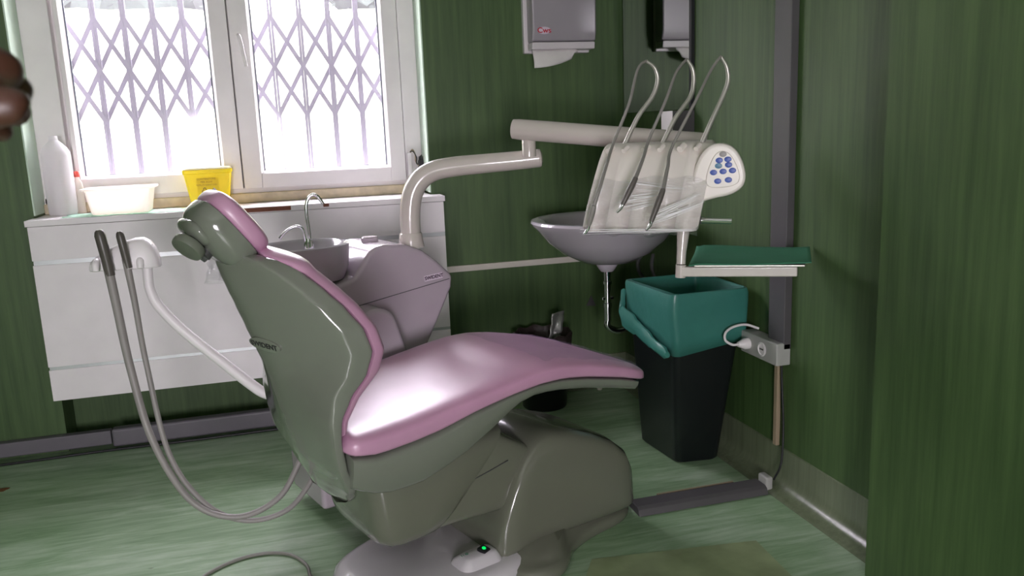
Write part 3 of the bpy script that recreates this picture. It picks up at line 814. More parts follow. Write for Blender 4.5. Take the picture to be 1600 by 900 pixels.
# raised rim along the hood's opening edge
rm = [(.405, -.195, .065), (.432, -.200, .13), (.47, -.200, .22), (.515, -.198, .31), (.56, -.19, .375), (.62, -.165, .412)]
# --- lift arm cover (boat shaped body under the seat)
rings = []
def arm_ring(u, zb, zt, w, n=36, ex=.38):
    return [Vector((u, w * sgn(math.cos(2 * PI * k / n), ex), lerp(zb, zt, (sgn(math.sin(2 * PI * k / n), ex) + 1) / 2))) for k in range(n)]
for u, zb, zt, w, k_ in ((.022, .30, .44, .08, -.10), (.026, .255, .45, .15, -.10), (.040, .215, .46, .182, -.10), (.070, .198, .465, .197, -.10), (.11, .192, .47, .20, 0), (.15, .192, .48, .20, .5), (.19, .195, .48, .198, .95), (.21, .200, .48, .190, 1.0)):
    r = arm_ring(u, zb, zt, w)
    rings.append([Vector((v.x + (v.z - zb) * k_, v.y, v.z)) for v in r])
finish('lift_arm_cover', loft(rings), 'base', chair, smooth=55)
rings = []
for u, zb, zt, w in ((.15, .21, .46, .16), (.18, .205, .47, .178), (.30, .200, .475, .178), (.45, .190, .47, .175), (.60, .18, .38, .165), (.68, .18, .34, .15)):
    rings.append(arm_ring(u, zb, zt, w, ex=.25))
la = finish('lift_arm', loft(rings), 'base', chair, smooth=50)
bm = bmesh.new()
a_, b_ = Vector((.235, -.1790, .320)), Vector((.49, -.1765, .365))
tube([a_, a_.lerp(b_, .5) + Vector((0, 0, -.002)), b_], .0018, n=6, bm=bm)
finish('arm_seam', bm, 'dgrey', la)
# --- seat shell (pan)
top_t = [(-.10, .560), (0, .540), (.107, .548), (.20, .560), (.32, .588), (.45, .608), (.557, .618), (.65, .616), (.75, .600), (.90, .566), (1.0, .536)]
bot_t = [(-.10, .470), (-.04, .435), (0, .415), (.06, .402), (.15, .405), (.22, .425), (.30, .455), (.40, .510), (.48, .562), (.54, .580), (.62, .580), (.75, .560), (.90, .526), (1.0, .498)]
rings = []
def pan_ring(u, w, zt, zb, n=44, ex=.22):
    r = []
    for k in range(n):
        a = 2 * PI * k / n
        t = (sgn(math.sin(a), ex) + 1) / 2
        ww = w * (1 - .10 * (1 - t) ** 2)
        r.append(Vector((u, ww * sgn(math.cos(a), ex), lerp(zb, zt, t))))
    return r
us = [-.072, -.068, -.060] + [-.05 + .05 * k for k in range(21)] + [.985, .996]
for u in us:
    zt = interp(top_t, u)[0] + .004; zb = interp(bot_t, u)[0]
    w = .268
    if u > .93: w -= .012 * ((u - .93) / .07) ** 2
    if u < -.05: w -= .01 * ((-.05 - u) / .05) ** 2
    if u in (us[0], us[-1]): zb, zt, w = zb + .02, zt - .01, w - .02
    rings.append(pan_ring(u, w, zt, zb))
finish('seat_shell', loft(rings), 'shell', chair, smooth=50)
# --- seat cushion
ctop = [(-.10, .618), (0, .622), (.10, .628), (.20, .640), (.32, .658), (.45, .677), (.55, .687), (.62, .687), (.70, .676), (.80, .653), (.90, .626), (1.0, .592)]
rings = []
us = [-.090, -.087, -.078, -.066] + [-.05 + .04 * k for k in range(26)] + [.985, 1.0, 1.008, 1.012]
for u in us:
    zt = interp(ctop, u)[0]; zb = interp(top_t, u)[0] + .003
    w = .288
    if u > .90: w -= .022 * ((u - .90) / .112) ** 2.5
    if u < -.05: w -= .012 * ((-.05 - u) / .04) ** 2
    q = 0
    if u < -.065: q = (-.065 - u) / .025
    if u > .985: q = (u - .985) / .027
    sh = (.030 if u < 0 else .018) * q ** 2.5
    zt -= sh; zb += sh * .4; w -= sh * .8
    r = []
    n = 56
    for k in range(n):
        a = 2 * PI * k / n
        c, s = math.cos(a), math.sin(a)
        yy = w * sgn(c, .30)
        zc = lerp(zb, zt, .42)
        zz = zc + (zt - zc) * abs(s) ** .62 if s >= 0 else zc - (zc - zb) * abs(s) ** .4
        if s > 0: zz -= .008 * (1 - min(1, abs(yy) / w)) if u < .5 else 0   # a slight dish
        r.append(Vector((u, yy, zz)))
    rings.append(r)
finish('seat_cushion', loft(rings), 'mauve', chair, smooth=70)
# clear film wrapped over the foot end
bm = bmesh.new(); rows = []
for i in range(41):
    u = .60 + .405 * i / 40; row = []
    zt = interp(ctop, u)[0]
    for j in range(25):
        s = j / 24 * 2 - 1
        w = .284 - (.022 * ((max(u, .9) - .90) / .112) ** 2.5)
        zz = zt + .004 - .035 * abs(s) ** 8
        zz += .0035 * noise.noise(Vector((u * 6 + s * 3, s * 22 + u * 9, 0))) + .003 * noise.noise(Vector((u * 4, s * 40 - u * 20, 4)))
        row.append(bm.verts.new((u, s * w * 1.005, zz)))
    rows.append(row)
for i in range(40):
    for j in range(24): bm.faces.new((rows[i][j], rows[i][j + 1], rows[i + 1][j + 1], rows[i + 1][j]))
finish('clear_foot_cover', bm, 'filmfoot', chair)
# small catch under the foot end
finish('foot_catch', lathe([(.012, 0), (.014, -.008), (.008, -.02)], 16, loc=(.86, -.20, .543)), 'base', chair)
# --- backrest shell : horizontal rings, rounded back, open lip to the front
#        z     lip u   back u  halfwidth
BS = [(.362, -.035, -.050, .09), (.372, -.028, -.060, .135), (.40, -.030, -.078, .175), (.45, -.052, -.098, .225), (.52, -.082, -.125, .250), (.60, -.094, -.145, .258), (.66, -.090, -.160, .262),
      (.72, -.062, -.172, .268), (.78, -.018, -.185, .282), (.84, -.002, -.205, .292), (.90, -.018, -.225, .286), (.96, -.055, -.245, .262), (1.01, -.095, -.262, .230), (1.05, -.130, -.275, .195), (1.08, -.165, -.282, .165), (1.098, -.20, -.284, .135), (1.105, -.225, -.270, .10)]
def bs(z): return interp(BS, z)
zs = [BS[0][0] + (BS[-1][0] - BS[0][0]) * k / 48 for k in range(49)]
def catv(tab, z):
    for i in range(len(tab) - 1):
        if z <= tab[i + 1][0] + 1e-9:
            t = (z - tab[i][0]) / (tab[i + 1][0] - tab[i][0])
            p0 = tab[max(0, i - 1)][1:]; p1 = tab[i][1:]; p2 = tab[i + 1][1:]; p3 = tab[min(len(tab) - 1, i + 2)][1:]
            return tuple(lerp(lerp(a, b, .5 + 0) * 0 + b + (c - b) * (t * t * (3 - 2 * t) * .35 + t * .65), 0, 0) for a, b, c, d in zip(p0, p1, p2, p3))
    return tab[-1][1:]
rings = []
for z in zs:
    ul, ub, w = catv(BS, z)
    ub *= 1.04; d = ul - ub; rim = min(.055, d * .4); R_ = ul - rim
    half = [(ub, 0), (lerp(ub, R_, .05), .14 * w), (lerp(ub, R_, .17), .30 * w), (lerp(ub, R_, .45), .58 * w), (lerp(ub, R_, .70), .80 * w), (lerp(ub, R_, .90), .94 * w), (R_ + .002, .985 * w), (ul - .020, w), (ul - .002, w), (ul + .006, .955 * w)]
    hp_ = [(q.x, q.y) for q in catmull([(a, b, 0) for a, b in half], 4)]
    full = hp_ + [(ul + .006, .5 * w), (ul + .006, -.5 * w)] + [(a, -b) for a, b in hp_[::-1]][:-1]
    r = [Vector((a, b, z)) for a, b in full]
    rings.append(r)
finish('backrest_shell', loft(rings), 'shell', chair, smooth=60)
# --- backrest cushion: follows the lip, a little narrower, bulging forward
rings = []
zc0, zc1 = .60, 1.112
for i in range(45):
    q = i / 44; z = lerp(zc0, zc1, q)
    ul, ub, w = bs(min(z, 1.10))
    endt = min(1, q / .06, (1 - q) / .06)
    e = math.sqrt(max(0.02, 1 - (1 - endt) ** 2))
    w2 = (w + .004) * (.55 + .45 * e); th = lerp(.014, .052, min(1, max(0, (z - .62) / .16))) * e
    n = 40; r = []
    for k in range(n):
        a = 2 * PI * k / n; c, s = math.cos(a), math.sin(a)
        r.append(Vector((ul + .006 + (th * abs(s) ** .55 if s > 0 else -.004 * abs(s)), w2 * sgn(c, .45), z + (.012 * s if q > .9 else 0))))
    rings.append(r)
finish('backrest_cushion', loft(rings), 'mauve', chair, smooth=70)
# moulded ridge pair on the backrest's back
def back_u(z, v):
    ul, ub, w = catv(BS, z); ub *= 1.04; d = ul - ub; rim = min(.055, d * .4); q = abs(v) / w
    return interp([(0, ub), (.14, lerp(ub, ul - rim, .05)), (.30, lerp(ub, ul - rim, .17)), (.58, lerp(ub, ul - rim, .45)), (.80, lerp(ub, ul - rim, .70)), (1, ul)], q)[0]
# logo on the back
def face_frame(z, v):
    p = Vector((back_u(z, v), v, z)); e = .01
    ty = (Vector((back_u(z, v + e), v + e, z)) - Vector((back_u(z, v - e), v - e, z))).normalized()
    tz = (Vector((back_u(z + e, v), v, z + e)) - Vector((back_u(z - e, v), v, z - e))).normalized()
    nrm = ty.cross(tz).normalized()
    if nrm.x > 0: nrm = -nrm
    xa = -ty
    ya = nrm.cross(xa).normalized()
    return p, frame(xa, ya, nrm)
p, fr = face_frame(.852, -.055)
ovm = finish('logo_badge', lathe([(.058, -.006), (.058, .0040), (.053, .0055)], 36, sy=.36), 'shell', chair)
fr2 = fr @ Matrix.Rotation(-.10, 3, 'Z')
ovm.rotation_euler = fr2.to_euler(); ovm.location = p
text('logo_text', 'SWIDENT', .0225, 'ink', chair, p + fr2 @ Vector((0, 0, .0060)), fr2, bold=.0003)
# --- hinge recess (dark) between back and seat
finish('hinge_block', Bx(-.062, .02, -.17, .17, .44, .545), 'dgrey', chair, bevel=.01)
# --- headrest
HR = Matrix.Translation((-.266, 0.0, 1.166)) @ Matrix.Rotation(math.radians(-37), 4, 'Y')
# local: x = front normal, z = up along headrest
def head_fn(v): return HR @ v
R3 = Matrix(((0, 0, 1, 0), (0, 1, 0, 0), (-1, 0, 0, 0), (0, 0, 0, 1)))
bm = pad(.099, .110, .034, e1=.62, e2=.62, fn=lambda v: HR @ Vector((v.z + .032 + .0 * v.x, v.y * (1 + .5 * v.x), -v.x)))
finish('headrest_cushion', bm, 'mauve', chair, smooth=80)
bm = pad(.098, .108, .070, e1=.62, e2=.75, fn=lambda v: HR @ Vector((min(v.z, .012) - .004, v.y * (1 + .5 * v.x), -v.x)))
hs = finish('headrest_shell', bm, 'shell', chair, smooth=80)
bm = pad(.042, .085, .024, e1=.7, e2=.9, fn=lambda v: HR @ Vector((v.z - .058, v.y, -v.x + .045)))
finish('shell_hump', bm, 'shell', hs, smooth=80)
# bracket and knob
def H(x, y, z): return HR @ Vector((x, y, z))
bm = tube([H(-.050, .0, .05), H(-.080, -.005, .02), H(-.078, -.01, -.025)], [.018, .020, .018], n=10)
tube([H(-.05, -.02, -.0), H(-.088, -.025, -.005)], .022, bm=bm, smooth=1)
finish('tilt_bracket', bm, 'dgrey', chair, smooth=40)
kx = (HR.to_3x3() @ Vector((-1, -0.30, -.10))).normalized()
kc = Vector((-.366, -.035, 1.136))
kz = kx; kxx = kz.cross(Vector((0, 0, 1))).normalized(); kyy = kz.cross(kxx)
km = frame(kxx, kyy, kz).to_4x4()
finish('tilt_knob', lathe([(.018, -.035), (.018, -.012), (.039, -.010), (.042, -.006), (.042, .008), (.040, .013), (.036, .014)], 40, mtx=km, loc=kc), 'knob', chair)
# slide bars down into the backrest
for v in (-.045, .045):
    finish('slide_bar', tube([H(-.045, v, -.055), Vector((-.250, v, 1.09)), Vector((-.235, v, 1.04))], .014, n=10), 'dgrey', chair)
finish('bar_clamp', Bx(-.262, -.205, -.075, .075, 1.075, 1.112), 'dgrey', chair, bevel=.010)
# crumpled film tucked under the headrest
rings = []
for i in range(9):
    t = i / 8; r = []
    for k in range(14):
        a = 2 * PI * k / 14
        q = Vector((-.255 - .03 * t + .022 * math.cos(a), .06 + .055 * math.sin(a) * (1 - .4 * t), 1.12 - .10 * t))
        r.append(q + Vector((noise.noise(q * 45), noise.noise(q * 45 + Vector((7, 0, 0))), 0)) * .02)
    rings.append(r)
finish('crumpled_film', loft(rings, cap=False), 'film', chair)
# --- power switch on the base
sw = Vector((.395, -.185, .105))
pod = finish('switch_housing', loft([rrect(.085, .065, .04, .045, ox=.365, oy=-.16), rrect(.070, .048, .03, .072, ox=.365, oy=-.16), rrect(.058, .032, .02, .086, ox=.368, oy=-.165), rrect(.050, .026, .02, .090, ox=.368, oy=-.165)]), 'plate', chair)
s = finish('power_switch', Bx(-.016, .016, -.016, .016, -.004, .007), 'black', chair, smooth=0, bevel=.003); s.location = (.385, -.172, .092); s.rotation_euler = (.25, 0, .35)
s['label'] = 'black rocker switch lit green'
l = finish('switch_lamp', lathe([(.007, .0065), (.006, .009)], 20), 'led', s)
text('switch_print', 'I / O', .014, 'greenprint', pod, (.322, -.160, .0925), Euler((0.0, 0, 0)))
# foot control hump / pedal plate left end highlights are put into the plate's light colour

# ================================================================== SPITTOON UNIT
un = thing('cuspidor_unit', 'white dental cuspidor unit with round rinse basin standing behind the chair', 'dental unit', CH, AL)
pts = [(.13, .05), (.13, .80), (.17, .862), (.295, .884), (.325, .895), (.350, .930), (.385, .978), (.415, .992), (.45, .997), (.54, .988), (.61, .958), (.67, .910), (.735, .846), (.728, .80), (.66, .68), (.60, .58), (.56, .50), (.53, .40), (.53, .05)]
body = finish('unit_body', prism(pts, 'y', .50, .80), 'unit', un, smooth=30, bevel=.018, seg=4)
bm = bmesh.new()
for a, b in (((.14, .766), (.735, .838)),):
    box(bm, 0, math.hypot(b[0] - a[0], b[1] - a[1]) - .02, -.0015, .002, -.0012, .0012, Matrix.Translation((a[0], .4995, a[1])) @ Matrix.Rotation(-math.atan2(b[1] - a[1], b[0] - a[0]), 4, 'Y'))
finish('panel_seam', bm, 'trunk', body, smooth=0)
pl_ = finish('name_plate', Bx(-.040, .040, -.001, .001, -.011, .011), 'label', body, smooth=0); pl_.location = (.645, .4985, .852); pl_.rotation_euler = (0, -.06, 0)
text('name_text', 'SWIDENT', .0185, 'inkpurple', body, (.647, .4968, .852), Euler((PI / 2, -.06, 0)), bold=.0004)
finish('bottle_cap', lathe([(.030, .985), (.032, .99), (.032, 1.010), (.028, 1.014)], 32, loc=(.465, .655, 0)), 'unit', body)
# basin
rings = []
def oval(a, b, z, ox=.175, oy=.635, n=48):
    return [Vector((ox + a * sgn(math.cos(2 * PI * k / n), .85), oy + b * sgn(math.sin(2 * PI * k / n), .85), z)) for k in range(n)]
for a, b, z, ox in ((.09, .09, .880, .20), (.130, .115, .886, .198), (.155, .135, .93, .192), (.168, .145, .985, .185), (.174, .150, 1.006, .180), (.174, .150, 1.014, .180), (.166, .142, 1.018, .180), (.152, .130, 1.010, .180), (.13, .11, .97, .180), (.06, .06, .945, .180)):
    rings.append(oval(a, b, z, ox))
finish('rinse_basin', loft(rings), 'ceramic', un)
# tap posts
# arm bracket between chair and unit
finish('armrest', prism(smooth_poly([(.24, .40), (.26, .60), (.275, .76), (.315, .795), (.37, .792), (.41, .765), (.43, .70), (.46, .60), (.50, .45)], 2), 'y', .375, .50), 'unit', un, bevel=.02, seg=4)
# riser tube and lower arm (world coordinates turned into the unit's frame)
inv = (Matrix.Translation(CH) @ Matrix.Rotation(AL, 4, 'Z')).inverted()
def L(x, y, z): return inv @ Vector((x, y, z))
finish('faucet_base', lathe([(.020, .985), (.018, 1.015), (.012, 1.035)], 20, loc=tuple(L(.078, 3.055, 0))), 'chrome', un)
finish('cup_filler', tube([L(*p) for p in ((.084, 3.05, 1.0), (.083, 3.05, 1.06), (.079, 3.05, 1.134), (.086, 3.05, 1.172), (.105, 3.05, 1.191), (.124, 3.05, 1.183), (.141, 3.05, 1.155))], .0062, n=12), 'chrome', un)
finish('bowl_rinser', tube([L(*p) for p in ((.070, 3.05, 1.0), (.066, 3.05, 1.045), (.060, 3.05, 1.072), (.042, 3.05, 1.082), (.015, 3.05, 1.074), (-.008, 3.05, 1.057), (-.022, 3.05, 1.042))], .005, n=12), 'chrome', un)
finish('riser_collar', lathe([(.050, .965), (.046, .99), (.044, 1.015), (.040, 1.02)], 32, loc=tuple(L(.462, 3.13, 0))), 'arm', un)
pts = [L(.462, 3.13, 1.0), L(.463, 3.13, 1.06), L(.468, 3.13, 1.12), L(.482, 3.128, 1.175), L(.515, 3.125, 1.222), L(.565, 3.12, 1.250), L(.64, 3.11, 1.262), L(.74, 3.095, 1.268), L(.86, 3.07, 1.274), L(.96, 3.045, 1.281)]
finish('lower_arm', tube(pts, [.0385, .0385, .039, .039, .039, .0385, .038, .037, .036, .035], n=28), 'arm', un)
o = finish('arm_end_cap', lathe([(.0355, 0), (.033, .008), (.020, .014)], 24, mtx=frame(*(lambda d: (d.cross(Vector((0, 0, 1))).normalized(), d.cross(d.cross(Vector((0, 0, 1)))).normalized(), d))((Vector(pts[-1]) - Vector(pts[-2])).normalized())).to_4x4(), loc=tuple(pts[-1])), 'arm', un)
finish('arm_joint', lathe([(.026, 1.29), (.026, 1.36), (.024, 1.365)], 28, loc=tuple(L(.912, 3.01, 0))), 'arm', un)
ua, ub_ = L(.868, 3.02, 1.393), L(1.44, 2.64, 1.318)
finish('upper_arm', tube([ua, ua.lerp(ub_, .02), ua.lerp(ub_, .5), ub_.lerp(ua, .02), ub_], [.030, .0385, .0385, .0385, .036], n=30, smooth=4), 'arm', un)

# ================================================================== INSTRUMENT HEAD
LX = Vector((.862, -.507, 0)); FX = Vector((-.507, -.862, 0))
hd = thing('dentist_console', 'grey dentist instrument console with three whip hoses and blue keypad hanging before the basin', 'instrument console', (.93, 2.50, 1.06), math.atan2(-.507, .862))
def HL(x, y, z):
    d = Vector((x - .93, y - 2.50, 0)); return Vector((d.dot(LX), d.dot(-FX), z - 1.06))
# local: x to the right, y away from the front (back), z up ; profile (y,z) of the console
prof = [(.02, -.005), (-.012, .008), (-.018, .03), (-.010, .07), (.008, .12), (.035, .175), (.070, .225), (.11, .258), (.15, .272), (.19, .275), (.215, .262), (.22, .20), (.20, .10), (.16, .02), (.10, -.005)]
Wd = .365
rings = []
NS = 61
for i in range(NS):
    s = i / (NS - 1)
    ph = (s * 5) % 1.0
    r = []
    e = 0
    if i in (0, NS - 1): e = .010
    elif i in (1, NS - 2): e = .003
    for j, (y, z) in enumerate(prof):
        sh = lerp(0, .055, min(1, max(0, z / .27))) * (1 if s < .5 else 1.0)
        fr = 0.0
        if j in (1, 2, 3, 4):                                # scalloped handpiece cradles at the bottom of the face
            fr = .034 * max(0, math.sin(PI * ph)) ** .8 * (1.1, 1, .75, .35)[j - 1]
        elif j in (5, 6, 7, 8, 9):
            fr = .006 * max(0, math.sin(PI * ph)) ** .6
        x = s * Wd + sh * (1 - .1 * s)
        cyc, czc = .10, .13
        yy, zz = y + fr, z
        yy = lerp(yy, cyc, e * 6); zz = lerp(zz, czc, e * 6)
        r.append(Vector((x + (e if i == 0 else -e if i == NS - 1 else 0) * 0, yy, zz)))
    rings.append(r)
finish('console_body', loft(rings), 'head', hd, smooth=50)
# holder pegs along the top
for k, x in enumerate((.075, .125, .19, .24, .305, .355)):
    finish('hose_grommet', tube([(x + .012, .10, .262), (x, .078, .250)], .011 if k % 2 == 0 else .008, n=14, smooth=1), 'head', hd)
# whip arms and hoses
W1s = [((1.122, 2.60, 1.325), (1.175, 2.60, 1.42), (1.228, 2.60, 1.485), (1.247, 2.60, 1.537), (1.236, 2.60, 1.577), (1.206, 2.60, 1.600)),
       ((1.222, 2.52, 1.325), (1.272, 2.52, 1.41), (1.325, 2.52, 1.475), (1.338, 2.52, 1.520), (1.334, 2.52, 1.565), (1.313, 2.52, 1.597)),
       ((1.326, 2.44, 1.328), (1.362, 2.44, 1.40), (1.401, 2.44, 1.475), (1.418, 2.44, 1.520), (1.413, 2.44, 1.563), (1.392, 2.44, 1.597))]
W2s = [((1.206, 2.60, 1.600), (1.180, 2.59, 1.587), (1.155, 2.57, 1.555), (1.115, 2.54, 1.46), (1.060, 2.54, 1.34), (1.000, 2.46, 1.27), (.958, 2.42, 1.200), (.940, 2.42, 1.150)),
       ((1.313, 2.52, 1.597), (1.285, 2.51, 1.575), (1.255, 2.49, 1.545), (1.200, 2.45, 1.46), (1.146, 2.45, 1.351), (1.095, 2.39, 1.29), (1.045, 2.335, 1.235)),
       ((1.392, 2.44, 1.597), (1.368, 2.43, 1.577), (1.340, 2.42, 1.545), (1.277, 2.38, 1.470), (1.189, 2.38, 1.320), (1.145, 2.32, 1.265), (1.105, 2.27, 1.200))]
for a, b in zip(W1s, W2s):
    finish('whip_arm', tube([HL(*p) for p in a], [.0075, .008, .008, .008, .0065, .005], n=12), 'steel', hd)
    finish('instrument_hose', tube([HL(*p) for p in b], [.0045, .0045, .0045, .005, .005, .0055, .0065, .007], n=12), 'hose', hd)
def handpiece(p, q, kind):
    p, q = HL(*p), HL(*q); d = (q - p)
    h = finish('handpiece', tube([p, p + d * .3, p + d * .7, q], [.008, .010, .009, .007], n=14), 'darkhandle' if kind else 'hose', hd)
    finish('metal_tip', tube([q, q + d.normalized() * .012, q + d.normalized() * .026 + Vector((-.006, -.004, 0))], [.006, .0055, .004], n=12, smooth=4), 'chrome', h)
handpiece((.940, 2.42, 1.150), (.926, 2.435, 1.085), 0)
handpiece((1.045, 2.335, 1.235), (1.000, 2.335, 1.155), 1)
handpiece((1.105, 2.27, 1.200), (1.062, 2.265, 1.105), 1)
# keypad wing on the right
wing = smooth_poly([(a - .010, .268 - (.262 - b) * .80) for a, b in [(.350, .020), (.352, .12), (.375, .21), (.410, .258), (.455, .262), (.490, .235), (.512, .180), (.520, .125), (.508, .085), (.470, .058), (.420, .048)]], 2)
finish('keypad_wing', prism(wing, 'y', .030, .110), 'head', hd, bevel=.018, seg=4)
face = smooth_poly([(a - .010, .268 - (.262 - b) * .80) for a, b in [(.395, .095), (.402, .16), (.424, .222), (.450, .236), (.475, .215), (.495, .165), (.502, .125), (.490, .098), (.440, .088)]], 2)
kp = finish('keypad_face', prism(face, 'y', .024, .032), 'head', hd, bevel=.003)
def KP(px, py): return px, py
for (bx_, bz_, m_) in ((.449, .219, 'grey_btn'), (.438, .196, 'blue'), (.464, .199, 'blue'), (.436, .175, 'teal_btn'), (.466, .178, 'blue'), (.421, .150, 'blue'), (.450, .153, 'blue'), (.478, .156, 'blue'), (.434, .116, 'blue'), (.466, .120, 'blue')):
    finish('keypad_button', lathe([(.0112, 0), (.0106, .0022), (.007, .003)], 20, mtx=Matrix.Rotation(PI / 2, 4, 'X'), loc=(bx_ - .010, .0242, .268 - (.262 - bz_) * .80), sy=.78), m_, kp)
# side handle
hh = finish('side_handle', tube([(.345, .05, .028), (.40, .045, .026), (.468, .04, .024)], [.010, .0095, .009], n=16, smooth=3), 'chrome', hd)
finish('handle_sleeve', tube([(.34, .052, .028), (.375, .047, .027)], .013, n=16, smooth=1), 'dgrey', hd)
# link into the carrying arm
finish('arm_link', tube([HL(1.20, 2.62, 1.20), HL(1.32, 2.70, 1.24), HL(1.40, 2.67, 1.30)], .03, n=20), 'arm', hd)
# tray post + tray bar
finish('tray_post', tube([HL(1.250, 2.42, 1.085), HL(1.248, 2.42, 1.04), HL(1.240, 2.415, .98), HL(1.236, 2.412, .940)], [.021, .020, .0155, .015], n=24), 'arm', hd)
finish('post_knuckle', tube([HL(1.236, 2.412, .938), HL(1.234, 2.412, .896)], .0170, n=24, smooth=1), 'arm', hd)
bm = bmesh.new()
pa, pb_ = HL(1.229, 2.412, .917), HL(1.555, 2.240, .917)
ang = math.atan2((pb_ - pa).y, (pb_ - pa).x)
box(bm, .004, (pb_ - pa).length, -.014, .014, -.017, .016, Matrix.Translation(pa) @ Matrix.Rotation(ang, 4, 'Z'))
finish('tray_bar', bm, 'arm', hd, bevel=.005)
# cling film around the lower half of the console
bm = bmesh.new(); rows = []
fp = [(-.024, .150, -0), ]
fprof = [(.20, .12), (.205, .02), (.10, -.016), (.02, -.016), (-.022, -.004), (-.030, .03), (-.024, .07), (-.006, .12), (.010, .15), (.022, .165)]
fprof = [tuple(v)[:2] for v in catmull([(a, b, 0) for a, b in fprof], 4)]
for i in range(46):
    s = i / 45; row = []
    for j, (y, z) in enumerate(fprof):
        sh = .055 * min(1, max(0, z / .27))
        x = .002 + s * (Wd - .004) + sh
        wv = .006 * noise.noise(Vector((x * 14, z * 60 + x * 25, 0))) + .004 * noise.noise(Vector((x * 30, z * 90, 5)))
        row.append(bm.verts.new((x, y - abs(wv) - .002, z + wv * (1.5 if z < 0 else .2) + (.03 * noise.noise(Vector((x * 11, 3, 1))) * max(0, (j - len(fprof) + 6) / 5)))))
    rows.append(row)
for i in range(45):
    for j in range(len(fprof) - 1): bm.faces.new((rows[i][j], rows[i][j + 1], rows[i + 1][j + 1], rows[i + 1][j]))
cf = finish('cling_film', bm, 'film', hd)
bm = bmesh.new(); rnd = random.Random(5)
for (xa, za, xb, zb, n_) in ((.10, .150, .30, .128, 4), (.11, .105, .22, .118, 5), (.12, .080, .22, .100, 4), (.20, .040, .34, .110, 7), (.22, .030, .36, .085, 6), (.02, .10, .035, .16, 3), (.01, .004, .36, .006, 5)):
    for _ in range(n_):
        pts = []
        dz = rnd.uniform(-.014, .014); dx = rnd.uniform(-.015, .015)
        for t in (0, .33, .66, 1):
            x = lerp(xa, xb, t) + dx; z = lerp(za, zb, t) + dz * (1 - .5 * t)
            sh = .055 * min(1, max(0, z / .27)); zz = max(z, 0)
            y = interp([(0, -.030), (.03, -.040), (.07, -.034), (.12, -.014), (.175, .014)], zz)[0] - .004
            pts.append((x + sh, y + rnd.uniform(-.002, .002), z + rnd.uniform(-.002, .002)))
        w_ = rnd.uniform(.0007, .0018)
        tube(pts, [w_ * .4, w_, w_, w_ * .3], n=5, smooth=4, bm=bm)
finish('film_crease_glint', bm, 'crease_glint', cf)  # fold strands drawn white as painted glints

# tray and its drape
tr = finish('instrument_tray', prism([(1.258, 2.365), (1.560, 2.205), (1.720, 2.425), (1.430, 2.625)], 'z', .9345, .942), 'steel', smooth=0, bevel=.003)
tag(tr, 'flat steel instrument tray resting on the cream bar right of the console post', 'tray')
bm = bmesh.new(); rows = []
for i in range(31):
    s = i / 30; row = []
    for j in range(15):
        t = j / 14
        x = lerp(lerp(1.235, 1.568, s), lerp(1.425, 1.742, s), t); y = lerp(lerp(2.358, 2.185, s), lerp(2.660, 2.440, s), t)
        z = .9455 + .0022 * noise.noise(Vector((x * 9, y * 9, 0))) + .012 * (t ** 6) * (1 - .7 * s) + (.006 * s ** 8)
        if s < .06: z -= .004
        row.append(bm.verts.new((x, y, z)))
    rows.append(row)
for i in range(30):
    for j in range(14): bm.faces.new((rows[i][j], rows[i + 1][j], rows[i + 1][j + 1], rows[i][j + 1]))
tag(finish('tray_drape', bm, 'cloth', solid=.0015), 'green paper drape spread over the instrument tray', 'paper drape')

# ================================================================== SUCTION HOLDER
sh_ = thing('suction_holder', 'white assistant suction holder with two grey hoses left of the chair', 'suction holder', (-.50, 2.88, 1.03))
def SL(x, y, z): return Vector((x + .50, y - 2.88, z - 1.03))
# holder head: rounded shell with cradle slots
rings = []
for x, zt, dy in ((-.112, -.012, .018), (-.108, .000, .028), (-.09, .016, .034), (-.06, .034, .042), (-.03, .048, .048), (0, .060, .052), (.03, .068, .054), (.055, .068, .054), (.075, .056, .050), (.088, .034, .044), (.096, .004, .036), (.098, -.010, .024)):
    r = []
    for k in range(28):
        a = 2 * PI * k / 28; c, s = math.cos(a), math.sin(a)
        r.append(Vector((x, dy * sgn(c, .6), -.022 + (zt + .022) * abs(s) ** .7 if s > 0 else -.022 - .008 * abs(s) ** .5)))
    rings.append(r)
finish('holder_head', loft(rings), 'cover', sh_, smooth=60)
for x in (-.085, -.045, .01, .045):
    finish('cradle_prong', tube([(x, -.035, .004), (x, -.055, -.004), (x, -.062, -.024)], [.012, .012, .010], n=12, smooth=3), 'cover', sh_)
bm = tube([SL(-.445, 2.89, 1.01), SL(-.447, 2.89, .96), SL(-.445, 2.89, .92), SL(-.425, 2.89, .865), SL(-.36, 2.89, .775), SL(-.25, 2.89, .655), SL(-.165, 2.89, .565), SL(-.12, 2.89, .525), SL(-.07, 2.89, .510), SL(.02, 2.89, .505), SL(.14, 2.91, .505)], [.016, .016, .016, .017, .017, .018, .019, .019, .018, .018, .018], n=20)
finish('support_arm', bm, 'cover', sh_)
H1 = [(-.552, 2.82, 1.05), (-.540, 2.82, .90), (-.523, 2.82, .682), (-.478, 2.78, .440), (-.376, 2.72, .240), (-.240, 2.70, .168), (-.102, 2.72, .204), (-.017, 2.76, .315), (.06, 2.78, .42)]
H2 = [(-.495, 2.82, 1.04), (-.485, 2.82, .90), (-.474, 2.82, .69), (-.434, 2.78, .39), (-.338, 2.73, .222), (-.213, 2.71, .146), (-.075, 2.72, .158), (.02, 2.76, .248), (.09, 2.78, .36)]
finish('suction_hose', tube([SL(*p) for p in H1], [.015, .014, .013, .012, .011, .010, .010, .010, .010], n=16, smooth=16, rib=.07, riblen=.009, start=.70), 'suction', sh_)
finish('saliva_hose', tube([SL(*p) for p in H2], [.012, .010, .009, .009, .009, .009, .009, .009, .009], n=16, smooth=16, rib=.07, riblen=.009, start=.74), 'suction', sh_)
